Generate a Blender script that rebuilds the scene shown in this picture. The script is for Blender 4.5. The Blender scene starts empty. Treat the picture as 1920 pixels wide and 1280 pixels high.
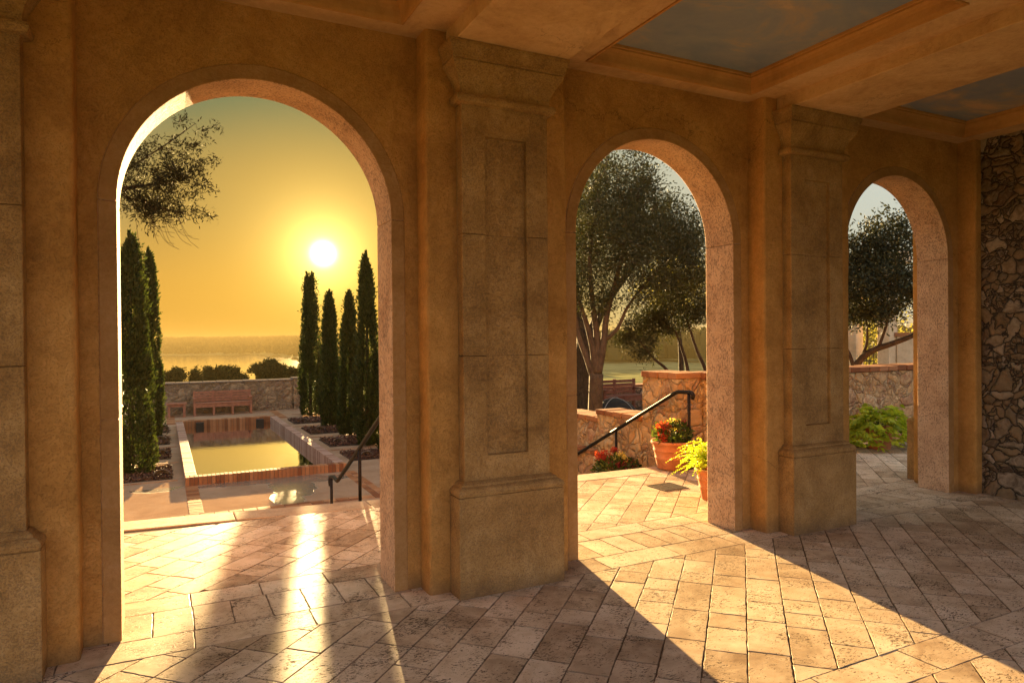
import bpy, bmesh, math, random
import numpy as np
from mathutils import Vector, Matrix

R = math.radians
scene = bpy.context.scene
COL = scene.collection

# ------------------------------------------------------------------ camera
cam_d = bpy.data.cameras.new("camera")
cam_d.sensor_width = 36.0
cam_d.lens = 36.0 * 1301.05 / 1920.0
cam_d.clip_start = 0.05
cam_d.clip_end = 20000
cam = bpy.data.objects.new("camera", cam_d)
COL.objects.link(cam)
yaw, pitch, roll = 0.46677, -0.00713, -0.00874
F = Vector((math.sin(yaw) * math.cos(pitch), math.cos(yaw) * math.cos(pitch), math.sin(pitch)))
Rv = Vector((math.cos(yaw), -math.sin(yaw), 0))
Uv = Rv.cross(F)
Rc = Rv * math.cos(roll) + Uv * math.sin(roll)
Uc = Uv * math.cos(roll) - Rv * math.sin(roll)
M = Matrix((Rc, Uc, -F)).transposed().to_4x4()
M.translation = Vector((-1.5975, -3.8973, 1.6))
cam.matrix_world = M
scene.camera = cam

# ------------------------------------------------------------------ sky, sun, exposure
SUN_AZ, SUN_EL = 11.6, 6.7            # degrees, azimuth from +Y towards +X
SUN = Vector((math.sin(R(SUN_AZ)) * math.cos(R(SUN_EL)), math.cos(R(SUN_AZ)) * math.cos(R(SUN_EL)), math.sin(R(SUN_EL))))
scene.view_settings.view_transform = 'Standard'
scene.view_settings.look = 'None'
scene.view_settings.exposure = 3.3
scene.view_settings.gamma = 1.0

world = bpy.data.worlds.new("World")
scene.world = world
world.use_nodes = True
wn, wl = world.node_tree.nodes, world.node_tree.links
wn.clear()


def wnode(t, **kw):
    n = wn.new(t)
    for k, v in kw.items():
        setattr(n, k, v)
    return n


def wmath(op, a, b=None, clamp=False):
    n = wnode('ShaderNodeMath', operation=op, use_clamp=clamp)
    for i, x in enumerate((a, b)):
        if x is None:
            continue
        if isinstance(x, (int, float)):
            n.inputs[i].default_value = x
        else:
            wl.new(x, n.inputs[i])
    return n.outputs[0]


def wramp(fac, stops, interp='LINEAR'):
    n = wnode('ShaderNodeValToRGB')
    n.color_ramp.interpolation = interp
    els = n.color_ramp.elements
    while len(els) < len(stops):
        els.new(0.5)
    for e, (p, c) in zip(els, stops):
        e.position = p
        e.color = (*c, 1)
    wl.new(fac, n.inputs[0])
    return n.outputs[0]


def wmix(mode, fac, a, b):
    n = wnode('ShaderNodeMix', data_type='RGBA', blend_type=mode)
    n.clamp_result = False
    for i, x in ((0, fac), (6, a), (7, b)):
        if isinstance(x, (int, float)):
            n.inputs[i].default_value = x
        elif isinstance(x, tuple):
            n.inputs[i].default_value = (*x, 1)
        else:
            wl.new(x, n.inputs[i])
    return n.outputs[2]


tc = wnode('ShaderNodeTexCoord')
nrm = wnode('ShaderNodeVectorMath', operation='NORMALIZE')
wl.new(tc.outputs['Generated'], nrm.inputs[0])
sep = wnode('ShaderNodeSeparateXYZ')
wl.new(nrm.outputs[0], sep.inputs[0])
dot = wnode('ShaderNodeVectorMath', operation='DOT_PRODUCT')
wl.new(nrm.outputs[0], dot.inputs[0])
dot.inputs[1].default_value = SUN
ang = wmath('DIVIDE', wmath('ARCCOSINE', wmath('MINIMUM', dot.outputs['Value'], 0.999999)), math.pi)   # 0..1 = 0..180 degrees
elev = wmath('DIVIDE', wmath('ARCSINE', sep.outputs[2]), math.pi / 2, clamp=True)                       # 0..1 = 0..90 degrees
# low, dusty evening sky: warm bank round the sun, greyer up and away
low = wramp(ang, [(0, (.085, .046, .005)), (.07, (.080, .041, .005)), (.13, (.070, .053, .020)), (.22, (.060, .058, .040)), (.5, (.065, .065, .065)), (1, (.12, .115, .13))])
high = wramp(ang, [(0, (.060, .040, .010)), (.045, (.030, .026, .009)), (.075, (.0125, .019, .0095)), (.105, (.021, .026, .017)), (.15, (.052, .058, .050)), (.19, (.063, .070, .065)), (.27, (.062, .070, .067)), (.5, (.065, .075, .09)), (1, (.185, .182, .235))])
up = wramp(elev, [(0, (0, 0, 0)), (.03, (.06,) * 3), (.12, (.55,) * 3), (.22, (1,) * 3), (1, (1,) * 3)], 'EASE')
base = wmix('MIX', up, low, high)
# aureole round the sun
gl = wmath('MULTIPLY', ang, 180.0)
g1 = wmath('MULTIPLY', wmath('EXPONENT', wmath('MULTIPLY', wmath('POWER', wmath('DIVIDE', gl, 0.6), 2.0), -1.0)), 1.2)
g2 = wmath('MULTIPLY', wmath('EXPONENT', wmath('DIVIDE', gl, -1.5)), .40)
g3 = wmath('MULTIPLY', wmath('EXPONENT', wmath('DIVIDE', gl, -4.8)), 0.050)
c1 = wmix('MIX', 1.0, (0, 0, 0), (1.0, .93, .75))
gcol = wmix('ADD', 1.0, wmix('MULTIPLY', 1.0, (1.0, .92, .70), g1), wmix('MULTIPLY', 1.0, (1.0, .74, .22), g2))
gcol = wmix('ADD', 1.0, gcol, wmix('MULTIPLY', 1.0, (1.0, .58, .08), g3))
custom = wmix('ADD', 1.0, base, gcol)
sky = wnode('ShaderNodeTexSky', sky_type='NISHITA')
sky.sun_disc = False
sky.sun_elevation = R(SUN_EL)
sky.sun_rotation = R(SUN_AZ)
sky.altitude = 0
sky.air_density = 1.0
sky.dust_density = 4.0
sky.ozone_density = 1.0
bg1 = wnode('ShaderNodeBackground')
bg1.inputs[1].default_value = 0.05
wl.new(sky.outputs[0], bg1.inputs[0])
bg2 = wnode('ShaderNodeBackground')
bg2.inputs[1].default_value = 1.0
wl.new(custom, bg2.inputs[0])
wmixs = wnode('ShaderNodeMixShader')
wmixs.inputs[0].default_value = 0.998
wl.new(bg1.outputs[0], wmixs.inputs[1])
wl.new(bg2.outputs[0], wmixs.inputs[2])
wout = wnode('ShaderNodeOutputWorld')
wl.new(wmixs.outputs[0], wout.inputs[0])
world.cycles.sampling_method = 'MANUAL'
world.cycles.sample_map_resolution = 1024

sun_d = bpy.data.lights.new("sun", 'SUN')
sun_d.energy = 5.0
sun_d.angle = R(0.6)
sun_d.color = (1.0, .67, .285)
sun_o = bpy.data.objects.new("sun", sun_d)
COL.objects.link(sun_o)
sun_o.rotation_euler = (-SUN).to_track_quat('-Z', 'Y').to_euler()
sun_o.location = SUN * 60

scene.cycles.use_denoising = True
scene.cycles.max_bounces = 10
scene.cycles.diffuse_bounces = 6
scene.cycles.glossy_bounces = 4
scene.cycles.transmission_bounces = 4
scene.cycles.transparent_max_bounces = 8
scene.cycles.volume_bounces = 1
scene.cycles.caustics_reflective = False
scene.cycles.caustics_refractive = False
scene.cycles.sample_clamp_indirect = 6.0

# ------------------------------------------------------------------ materials
MATS = {}


class NT:
    """small helper round a material's node tree"""
    def __init__(s, name, rough=.8, spec=.3):
        s.m = bpy.data.materials.new(name)
        s.m.use_nodes = True
        s.n, s.l = s.m.node_tree.nodes, s.m.node_tree.links
        s.bsdf = s.n['Principled BSDF']
        s.bsdf.inputs['Roughness'].default_value = rough
        s.bsdf.inputs['Specular IOR Level'].default_value = spec
        s.pos = s.n.new('ShaderNodeNewGeometry').outputs['Position']
        MATS[name] = s.m

    def put(s, sock, v):
        if hasattr(v, 'is_output') or hasattr(v, 'links'):
            s.l.new(v, sock)
        elif isinstance(v, tuple):
            sock.default_value = (*v, 1) if len(v) == 3 and sock.type == 'RGBA' else v
        else:
            sock.default_value = v

    def mapv(s, scale, rot=(0, 0, 0), src=None):
        n = s.n.new('ShaderNodeMapping')
        s.l.new(src or s.pos, n.inputs[0])
        n.inputs['Scale'].default_value = scale if isinstance(scale, tuple) else (scale,) * 3
        n.inputs['Rotation'].default_value = rot
        return n.outputs[0]

    def noise(s, scale, detail=4, rough=.55, dist=0, vec=None):
        n = s.n.new('ShaderNodeTexNoise')
        s.l.new(vec or s.pos, n.inputs['Vector'])
        n.inputs['Scale'].default_value = scale
        n.inputs['Detail'].default_value = detail
        n.inputs['Roughness'].default_value = rough
        n.inputs['Distortion'].default_value = dist
        return n.outputs['Fac']

    def voro(s, scale, feature='F1', vec=None, rnd=1.0, out='Distance'):
        n = s.n.new('ShaderNodeTexVoronoi')
        n.feature = feature
        s.l.new(vec or s.pos, n.inputs['Vector'])
        n.inputs['Scale'].default_value = scale
        n.inputs['Randomness'].default_value = rnd
        return n.outputs[out]

    def ramp(s, fac, stops, interp='LINEAR'):
        n = s.n.new('ShaderNodeValToRGB')
        n.color_ramp.interpolation = interp
        els = n.color_ramp.elements
        while len(els) < len(stops):
            els.new(.5)
        for e, (p, c) in zip(els, stops):
            e.position = p
            e.color = (*c, 1) if isinstance(c, tuple) else (c, c, c, 1)
        s.l.new(fac, n.inputs[0])
        return n.outputs[0]

    def math(s, op, a, b=0.0, clamp=False):
        n = s.n.new('ShaderNodeMath')
        n.operation = op
        n.use_clamp = clamp
        s.put(n.inputs[0], a)
        s.put(n.inputs[1], b)
        return n.outputs[0]

    def mix(s, fac, a, b, mode='MIX'):
        n = s.n.new('ShaderNodeMix')
        n.data_type = 'RGBA'
        n.blend_type = mode
        s.put(n.inputs[0], fac)
        s.put(n.inputs[6], a)
        s.put(n.inputs[7], b)
        return n.outputs[2]

    def attr(s, name='rnd'):
        n = s.n.new('ShaderNodeAttribute')
        n.attribute_name = name
        return n.outputs['Fac']

    def bump(s, h, strength=.5, dist=.01):
        n = s.n.new('ShaderNodeBump')
        n.inputs['Strength'].default_value = strength
        n.inputs['Distance'].default_value = dist
        s.put(n.inputs['Height'], h)
        s.l.new(n.outputs[0], s.bsdf.inputs['Normal'])
        return n

    def color(s, c):
        s.put(s.bsdf.inputs['Base Color'], c)

    def rough(s, v):
        s.put(s.bsdf.inputs['Roughness'], v)


def stone_mat(name, lo, mid, hi, scale=3.0, pit_scale=60, pit=.45, pit_col=(.12, .08, .05), bump=.35, rough=.85, stretch=(1, 1, 1), veins=True, pit_density=.5, face_pits=None, cracks=0, grime=0):
    t = NT(name, rough, .08)
    big = t.noise(scale, 6, .62, .4)
    fine = t.noise(scale * 14, 5, .7)
    fac = t.math('ADD', t.math('MULTIPLY', big, .65), t.math('MULTIPLY', fine, .35))
    base = t.ramp(fac, [(.30, lo), (.50, mid), (.70, hi)])
    stn = t.ramp(t.noise(scale * .9, 7, .72, 1.6), [(.50, 0.), (.68, .55)])
    base = t.mix(stn, base, t.mix(1.0, base, (.62, .56, .50), 'MULTIPLY'))
    trow = t.noise(scale * 3.2, 4, .6, 1.2, vec=t.mapv((1, 1, 2.2)))
    pv = t.mapv(stretch)
    pn = t.noise(pit_scale, 3, .6, .6, vec=pv)
    msk = t.noise(scale * 2.3, 3, .6)
    pm = t.ramp(t.math('ADD', pn, t.math('MULTIPLY', msk, .25)), [(pit_density + .15, 0.), (pit_density + .24, 1.)])
    if face_pits is not None:      # sawn faces are dressed smooth, the soffit is left open-grained
        sp = t.n.new('ShaderNodeSeparateXYZ')
        t.l.new(t.n['Geometry'].outputs['Normal'], sp.inputs[0])
        pm = t.math('MULTIPLY', pm, t.ramp(t.math('ABSOLUTE', sp.outputs[1]), [(.5, 1.), (.8, face_pits)]))
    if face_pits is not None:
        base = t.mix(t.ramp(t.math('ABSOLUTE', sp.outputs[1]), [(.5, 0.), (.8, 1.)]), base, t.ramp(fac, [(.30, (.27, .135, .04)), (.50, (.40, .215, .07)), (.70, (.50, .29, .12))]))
    ck = None
    if cracks:
        nv = t.n.new('ShaderNodeTexNoise')
        t.l.new(t.pos, nv.inputs['Vector']); nv.inputs['Scale'].default_value = 2.6; nv.inputs['Detail'].default_value = 6; nv.inputs['Roughness'].default_value = .7
        sc_ = t.n.new('ShaderNodeVectorMath'); sc_.operation = 'SCALE'
        t.l.new(nv.outputs['Color'], sc_.inputs[0]); sc_.inputs['Scale'].default_value = .55
        ad_ = t.n.new('ShaderNodeVectorMath'); ad_.operation = 'ADD'
        t.l.new(t.pos, ad_.inputs[0]); t.l.new(sc_.outputs[0], ad_.inputs[1])
        e_ = t.voro(.9, 'DISTANCE_TO_EDGE', ad_.outputs[0])
        ck = t.math('MULTIPLY', t.ramp(e_, [(.0, 1.), (.0045, 0.)]), t.ramp(t.noise(.8, 2, .5), [(.52, 0.), (.60, 1.)]))
        base = t.mix(t.math('MULTIPLY', ck, cracks), base, (.10, .05, .02))
    if grime:
        sg = t.n.new('ShaderNodeSeparateXYZ')
        t.l.new(t.pos, sg.inputs[0])
        hz_ = t.math('ADD', sg.outputs[2], t.math('MULTIPLY', t.math('SUBTRACT', t.noise(5, 5, .7), .5), .22))
        base = t.mix(t.math('MULTIPLY', t.ramp(hz_, [(.0, 1.), (.13, 0.)]), grime), base, (.13, .085, .05))
    base2 = t.mix(t.math('MULTIPLY', pm, pit), base, pit_col)
    t.color(base2)
    h = t.math('SUBTRACT', t.math('ADD', t.math('MULTIPLY', fine, .5), t.math('MULTIPLY', trow, 1.3)), t.math('MULTIPLY', pm, 1.0))
    t.bump(h, bump, .009)
    return t.m


stone_mat('cast_stone', (.23, .125, .04), (.42, .245, .08), (.58, .37, .14), 3.4, 112, .42, grime=.5, bump=.55, pit_density=.48)
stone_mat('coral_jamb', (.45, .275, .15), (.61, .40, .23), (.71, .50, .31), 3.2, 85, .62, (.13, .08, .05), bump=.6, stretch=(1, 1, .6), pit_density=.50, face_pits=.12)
stone_mat('step_stone', (.33, .23, .13), (.45, .33, .20), (.55, .43, .28), 3.5, 80, .3)
stone_mat('stucco', (.35, .17, .04), (.53, .27, .068), (.67, .37, .11), 1.9, 110, .26, (.20, .11, .04), bump=.6, rough=.9, pit_density=.50, cracks=.75, grime=.55)
stone_mat('ceiling_plaster', (.45, .265, .11), (.60, .375, .165), (.70, .47, .24), 1.7, 40, .10, (.25, .14, .06), cracks=.5, bump=.4, rough=.9, pit_density=.55)
stone_mat('moulding_paint', (.42, .20, .055), (.52, .26, .075), (.58, .31, .10), 1.8, 60, .12, (.25, .12, .04), bump=.15, rough=.7, pit_density=.55)
stone_mat('terracotta', (.42, .15, .06), (.55, .21, .085), (.64, .29, .14), 6, 90, .1, bump=.15, rough=.8)
stone_mat('bark_pale', (.05, .033, .017), (.09, .06, .033), (.135, .092, .052), 6, 40, .4, (.05, .035, .02), bump=.8, stretch=(1, 1, .3))
stone_mat('bark_dark', (.03, .02, .012), (.06, .04, .022), (.09, .06, .035), 8, 40, .4, (.012, .008, .005), bump=.9, stretch=(1, 1, .25))
stone_mat('pavilion_plaster', (.50, .36, .18), (.62, .46, .25), (.70, .55, .33), 1.2, 40, .1)
stone_mat('soil', (.03, .018, .01), (.055, .032, .018), (.08, .05, .03), 6, 30, .5)


def painted_sky():
    t = NT('painted_sky', .75)
    n1 = t.noise(1.15, 7, .60, .7, vec=t.mapv((1, 1.7, 1), (0, 0, .5)))
    n2 = t.noise(5.5, 6, .65, .3)
    f = t.math('ADD', t.math('MULTIPLY', n1, .8), t.math('MULTIPLY', n2, .2))
    t.color(t.ramp(f, [(.36, (.20, .245, .30)), (.49, (.27, .295, .31)), (.56, (.38, .32, .24)), (.64, (.58, .40, .23))]))
    t.bump(t.noise(60, 3), .1, .004)


painted_sky()


def travertine():
    t = NT('travertine', .5, .03)
    r0 = t.attr('rnd')
    edge = t.math('LESS_THAN', r0, -.5)
    r = t.math('ADD', t.math('MULTIPLY', t.math('ABSOLUTE', r0), t.math('SUBTRACT', 1.0, edge)), t.math('MULTIPLY', t.math('SUBTRACT', t.math('ABSOLUTE', r0), 1.0), edge))
    vec = t.n.new('ShaderNodeVectorMath')
    vec.operation = 'ADD'
    cmb = t.n.new('ShaderNodeCombineXYZ')
    t.put(cmb.inputs[0], t.math('MULTIPLY', r, 37.0))
    t.put(cmb.inputs[1], t.math('MULTIPLY', r, 91.0))
    t.l.new(t.pos, vec.inputs[0])
    t.l.new(cmb.outputs[0], vec.inputs[1])
    v = vec.outputs[0]
    big = t.noise(5.0, 6, .65, .6, vec=v)
    wob = t.noise(1.1, 4, .6)
    f = t.math('ADD', t.math('MULTIPLY', big, .55), t.math('MULTIPLY', wob, .20))
    f = t.math('ADD', f, t.math('MULTIPLY', t.math('POWER', r, .7), .20))
    base = t.ramp(f, [(.26, (.26, .175, .105)), (.38, (.44, .32, .195)), (.50, (.62, .475, .31)), (.64, (.75, .61, .43))])
    worn = t.ramp(t.noise(.75, 6, .68, 1.0), [(.42, .0), (.62, .6)])
    base = t.mix(worn, base, t.mix(1.0, base, (.60, .52, .48), 'MULTIPLY'))
    # long travertine holes, coming in bands
    hv = t.mapv((1, 2.2, 1), (0, 0, .785), src=v)
    holes = t.noise(42, 3.5, .62, 1.0, vec=hv)
    small = t.noise(120, 2, .6, .3, vec=v)
    dens = t.noise(4.2, 3, .6, .8, vec=v)
    hm = t.ramp(t.math('ADD', holes, t.math('MULTIPLY', dens, .42)), [(.795, 0.), (.83, 1.)])
    sm = t.ramp(t.math('ADD', small, t.math('MULTIPLY', dens, .30)), [(.80, 0.), (.86, 1.)])
    hm = t.math('MAXIMUM', hm, t.math('MULTIPLY', sm, .8))
    base = t.mix(t.math('MULTIPLY', edge, .48), base, (.13, .085, .05))
    # brown water stains
    st = t.ramp(t.noise(2.3, 5, .6, 1.2), [(.60, 0.), (.75, .45)])
    base = t.mix(st, base, (.30, .17, .08))
    t.color(t.mix(t.math('MULTIPLY', hm, .85), base, (.075, .05, .03)))
    t.rough(t.ramp(t.math('ADD', t.math('MULTIPLY', big, .6), t.math('MULTIPLY', hm, .5)), [(.2, .42), (.55, .62), (.8, .9)]))
    t.bump(t.math('SUBTRACT', t.math('MULTIPLY', t.noise(26, 5, .6, vec=v), .35), hm), .55, .005)


travertine()


def simple(name, col, rough=.6, noise=.0, scale=20, metal=0, spec=.12, bump=0):
    t = NT(name, rough, spec)
    t.bsdf.inputs['Metallic'].default_value = metal
    if noise:
        d = tuple(c * (1 - noise) for c in col)
        u = tuple(min(1, c * (1 + noise)) for c in col)
        n = t.noise(scale, 5, .6)
        t.color(t.ramp(n, [(.3, d), (.7, u)]))
        if bump:
            t.bump(n, bump, .01)
    else:
        t.color(col)
    return t.m


simple('grout', (.13, .085, .05), .95, .3, 30)
simple('black_metal', (.022, .017, .014), .5, .3, 40, metal=.6)
simple('iron', (.02, .018, .015), .6)
simple('grate_metal', (.10, .075, .05), .5, .4, 60, metal=.5)
simple('pale_stone', (.20, .16, .11), .9, .3, 20, spec=0)
simple('bench_wood', (.28, .115, .06), .55, .28, 9, bump=.2)
simple('bench_far_wood', (.16, .065, .04), .6, .28, 9)
simple('pool_inner', (.10, .075, .045), .7, .4, 10)
simple('dark_net', (.018, .018, .016), .7, .3, 20)
simple('wire_pale', (.30, .28, .24), .4, metal=.5)
simple('cushion_pale', (.5, .45, .38), .8)
simple('hazed_grass', (.20, .19, .075), .95, .4, .15, spec=0)  # grass paled in its base colour to stand in for distant haze


def paved(name, wet):
    t = NT(name, .9, 0.)
    n1 = t.noise(2.2, 6, .65, .3)
    n2 = t.noise(60, 4, .7)
    f = t.math('ADD', t.math('MULTIPLY', n1, .55), t.math('MULTIPLY', n2, .45))
    base = t.ramp(f, [(.3, (.24, .14, .075)), (.5, (.33, .205, .115)), (.7, (.42, .28, .165))])
    sp = t.n.new('ShaderNodeSeparateXYZ')
    t.l.new(t.pos, sp.inputs[0])
    if wet:
        # rain water standing along the pool rim and running towards the steps
        m = None
        for (cx, cy, rx, ry) in ((.1, 9.98, 1.3, .26), (.50, 9.2, .42, .95), (.28, 8.3, .28, .6), (-1.7, 10.3, .5, .4), (1.1, 9.7, .7, .3)):
            a = t.math('DIVIDE', t.math('SUBTRACT', sp.outputs[0], cx), rx)
            b = t.math('DIVIDE', t.math('SUBTRACT', sp.outputs[1], cy), ry)
            d = t.math('ADD', t.math('MULTIPLY', a, a), t.math('MULTIPLY', b, b))
            q = t.math('SUBTRACT', 1.0, d)
            m = q if m is None else t.math('MAXIMUM', m, q)
        m = t.math('ADD', m, t.math('MULTIPLY', t.math('SUBTRACT', t.noise(3.5, 5, .6, .5), .5), 1.4))
        m = t.ramp(m, [(.02, 0.), (.16, 1.)])
        base = t.mix(t.math('MULTIPLY', m, .6), base, (.12, .085, .06))
        t.rough(t.ramp(m, [(0, .85), (1, .26)]))
        t.put(t.bsdf.inputs['Specular IOR Level'], t.ramp(m, [(0, 0.), (1, .8)]))
        t.bump(t.math('MULTIPLY', n2, t.math('SUBTRACT', 1.05, m)), .35, .006)
    else:
        t.bump(n2, .35, .006)
    t.color(base)


paved('terrace_paving', True)
paved('path_paving', False)


def brick_mat(name, dark, mid, lite, rough=.85):
    t = NT(name, rough, .06)
    r = t.attr('rnd')
    n = t.noise(9, 5, .65, .4)
    f = t.math('ADD', t.math('MULTIPLY', r, .62), t.math('MULTIPLY', n, .38))
    t.color(t.mix(t.ramp(t.noise(70, 3), [(.55, 0.), (.7, .5)]), t.ramp(f, [(.22, dark), (.5, mid), (.8, lite)]), (.16, .09, .05)))
    t.bump(t.noise(45, 4, .7), .5, .006)


brick_mat('brick', (.20, .075, .030), (.30, .125, .048), (.40, .19, .08))
brick_mat('brick_wet', (.045, .022, .011), (.08, .04, .02), (.12, .065, .035), .6)
brick_mat('brick_pale', (.26, .14, .085), (.36, .215, .14), (.44, .28, .19), .7)
brick_mat('mulch_chips', (.035, .016, .010), (.085, .040, .024), (.19, .105, .065), .7)


def rubble(name, cols, mortar, scale=5.0, mort_w=.05, zs=1.25, bump=1.0):
    t = NT(name, .88)
    wob = t.n.new('ShaderNodeTexNoise')
    t.l.new(t.pos, wob.inputs['Vector'])
    wob.inputs['Scale'].default_value = 3.4
    wob.inputs['Detail'].default_value = 4
    sub = t.n.new('ShaderNodeVectorMath'); sub.operation = 'SUBTRACT'
    t.l.new(wob.outputs['Color'], sub.inputs[0]); sub.inputs[1].default_value = (.5, .5, .5)
    scl = t.n.new('ShaderNodeVectorMath'); scl.operation = 'SCALE'
    t.l.new(sub.outputs[0], scl.inputs[0]); scl.inputs['Scale'].default_value = .34
    add = t.n.new('ShaderNodeVectorMath'); add.operation = 'ADD'
    t.l.new(t.pos, add.inputs[0]); t.l.new(scl.outputs[0], add.inputs[1])
    v = t.mapv((1, 1, zs), src=add.outputs[0])
    edge1 = t.voro(scale, 'DISTANCE_TO_EDGE', v)
    cell1 = t.voro(scale, 'F1', v, out='Color')
    edge2 = t.math('MULTIPLY', t.voro(scale * 2.1, 'DISTANCE_TO_EDGE', v), .8)
    cell2 = t.voro(scale * 2.1, 'F1', v, out='Color')
    sp1 = t.n.new('ShaderNodeSeparateColor')
    t.l.new(cell1, sp1.inputs[0])
    pick = t.math('GREATER_THAN', sp1.outputs[2], .66)      # some big cells are filled with small stones
    cell = t.mix(pick, cell1, cell2)
    edge = t.math('ADD', t.math('MULTIPLY', edge1, t.math('SUBTRACT', 1.0, pick)), t.math('MULTIPLY', t.math('MINIMUM', edge1, edge2), pick))
    sep_ = t.n.new('ShaderNodeSeparateColor')
    t.l.new(cell, sep_.inputs[0])
    n = t.noise(11, 7, .72, .9)
    f = t.math('ADD', t.math('MULTIPLY', sep_.outputs[0], .56), t.math('MULTIPLY', n, .44))
    k = len(cols)
    base = t.ramp(f, [(.12 + .76 * i / (k - 1), c) for i, c in enumerate(cols)])
    em = t.math('ADD', edge, t.math('MULTIPLY', t.math('SUBTRACT', t.noise(22, 3), .5), .07))
    m = t.ramp(em, [(mort_w * .7, 1.), (mort_w * 1.5, 0.)])
    t.color(t.mix(m, base, t.mix(t.noise(40, 4), mortar, tuple(c * .6 for c in mortar))))
    hgt = t.ramp(em, [(0, 0.), (.05, .45), (.12, .8), (.3, 1.)])
    hh = t.math('ADD', t.math('MULTIPLY', hgt, t.math('ADD', t.math('MULTIPLY', sep_.outputs[1], .6), .6)), t.math('MULTIPLY', t.noise(18, 6, .7), .45))
    t.bump(hh, bump, .035)


rubble('rubble_warm', [(.15, .07, .035), (.46, .25, .09), (.55, .35, .15), (.30, .14, .06), (.62, .44, .22), (.50, .28, .10), (.20, .12, .08)], (.54, .33, .14), 4.6, .022)
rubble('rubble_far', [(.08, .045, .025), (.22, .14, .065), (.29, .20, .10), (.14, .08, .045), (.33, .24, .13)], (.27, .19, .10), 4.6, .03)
rubble('rubble_dark', [(.06, .038, .022), (.18, .115, .055), (.26, .17, .085), (.10, .06, .032), (.36, .27, .17), (.20, .13, .065), (.14, .12, .10)], (.055, .038, .022), 7.2, .026, 1.25, 1.0)  # mortar colour darkened to put shade in the joints, so they look recessed


def leaf_mat(name, dark, mid, lite, trans=.35, rough=.5, spec=.12):
    t = NT(name, rough, spec)
    r = t.attr('rnd')
    n = t.noise(1.6, 3, .5)
    f = t.math('ADD', t.math('MULTIPLY', r, .55), t.math('MULTIPLY', n, .45))
    c = t.ramp(f, [(.15, dark), (.5, mid), (.85, lite)])
    t.color(c)
    tr = t.n.new('ShaderNodeBsdfTranslucent')
    t.l.new(t.mix(1.0, c, (1.5, 1.5, .7), 'MULTIPLY'), tr.inputs[0])
    mx = t.n.new('ShaderNodeMixShader')
    mx.inputs[0].default_value = trans
    out = t.n['Material Output']
    t.l.new(t.bsdf.outputs[0], mx.inputs[1])
    t.l.new(tr.outputs[0], mx.inputs[2])
    t.l.new(mx.outputs[0], out.inputs[0])


leaf_mat('cypress_leaf', (.014, .022, .006), (.028, .040, .010), (.055, .070, .018), .22)
leaf_mat('olive_leaf', (.022, .024, .009), (.042, .044, .016), (.075, .076, .032), .16, .75)
leaf_mat('bough_leaf', (.009, .009, .004), (.016, .015, .006), (.030, .028, .012), .06, .8, .05)  # olive leaves darkened in colour so the backlit bough reads as a silhouette
leaf_mat('oak_leaf', (.018, .019, .008), (.033, .035, .014), (.060, .062, .026), .12, .7)
leaf_mat('yellow_leaf', (.08, .075, .02), (.16, .14, .035), (.26, .22, .06), .45)
leaf_mat('fern_leaf', (.22, .27, .02), (.36, .42, .035), (.52, .56, .07), .5)
leaf_mat('vine_leaf', (.20, .25, .02), (.34, .39, .03), (.50, .54, .07), .45)
leaf_mat('plant_leaf', (.03, .045, .012), (.06, .085, .02), (.12, .14, .03), .3)
leaf_mat('red_flower', (.24, .02, .015), (.38, .04, .025), (.48, .10, .04), .3)
leaf_mat('maroon_flower', (.14, .012, .02), (.24, .03, .04), (.34, .05, .05), .3)
leaf_mat('yellow_flower', (.60, .42, .06), (.72, .55, .12), (.80, .68, .28), .35)
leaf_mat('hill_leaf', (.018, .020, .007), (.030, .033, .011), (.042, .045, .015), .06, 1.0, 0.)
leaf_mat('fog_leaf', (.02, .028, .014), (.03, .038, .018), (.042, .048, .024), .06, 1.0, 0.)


def water(name, col, rough, bscale, bstr, ior=1.45, metal=0.):
    t = NT(name, rough, .5)
    t.color(col)
    t.bsdf.inputs['Metallic'].default_value = metal
    t.bsdf.inputs['IOR'].default_value = ior
    t.bump(t.noise(bscale, 3, .5), bstr, .01)


water('pool_water', (.90, .88, .84), .05, 5.0, .10, 1.8, 1.0)
water('lake_water', (.92, .90, .84), .10, .12, .04, 1.7, 1.0)

# ------------------------------------------------------------------ mesh helpers


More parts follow.
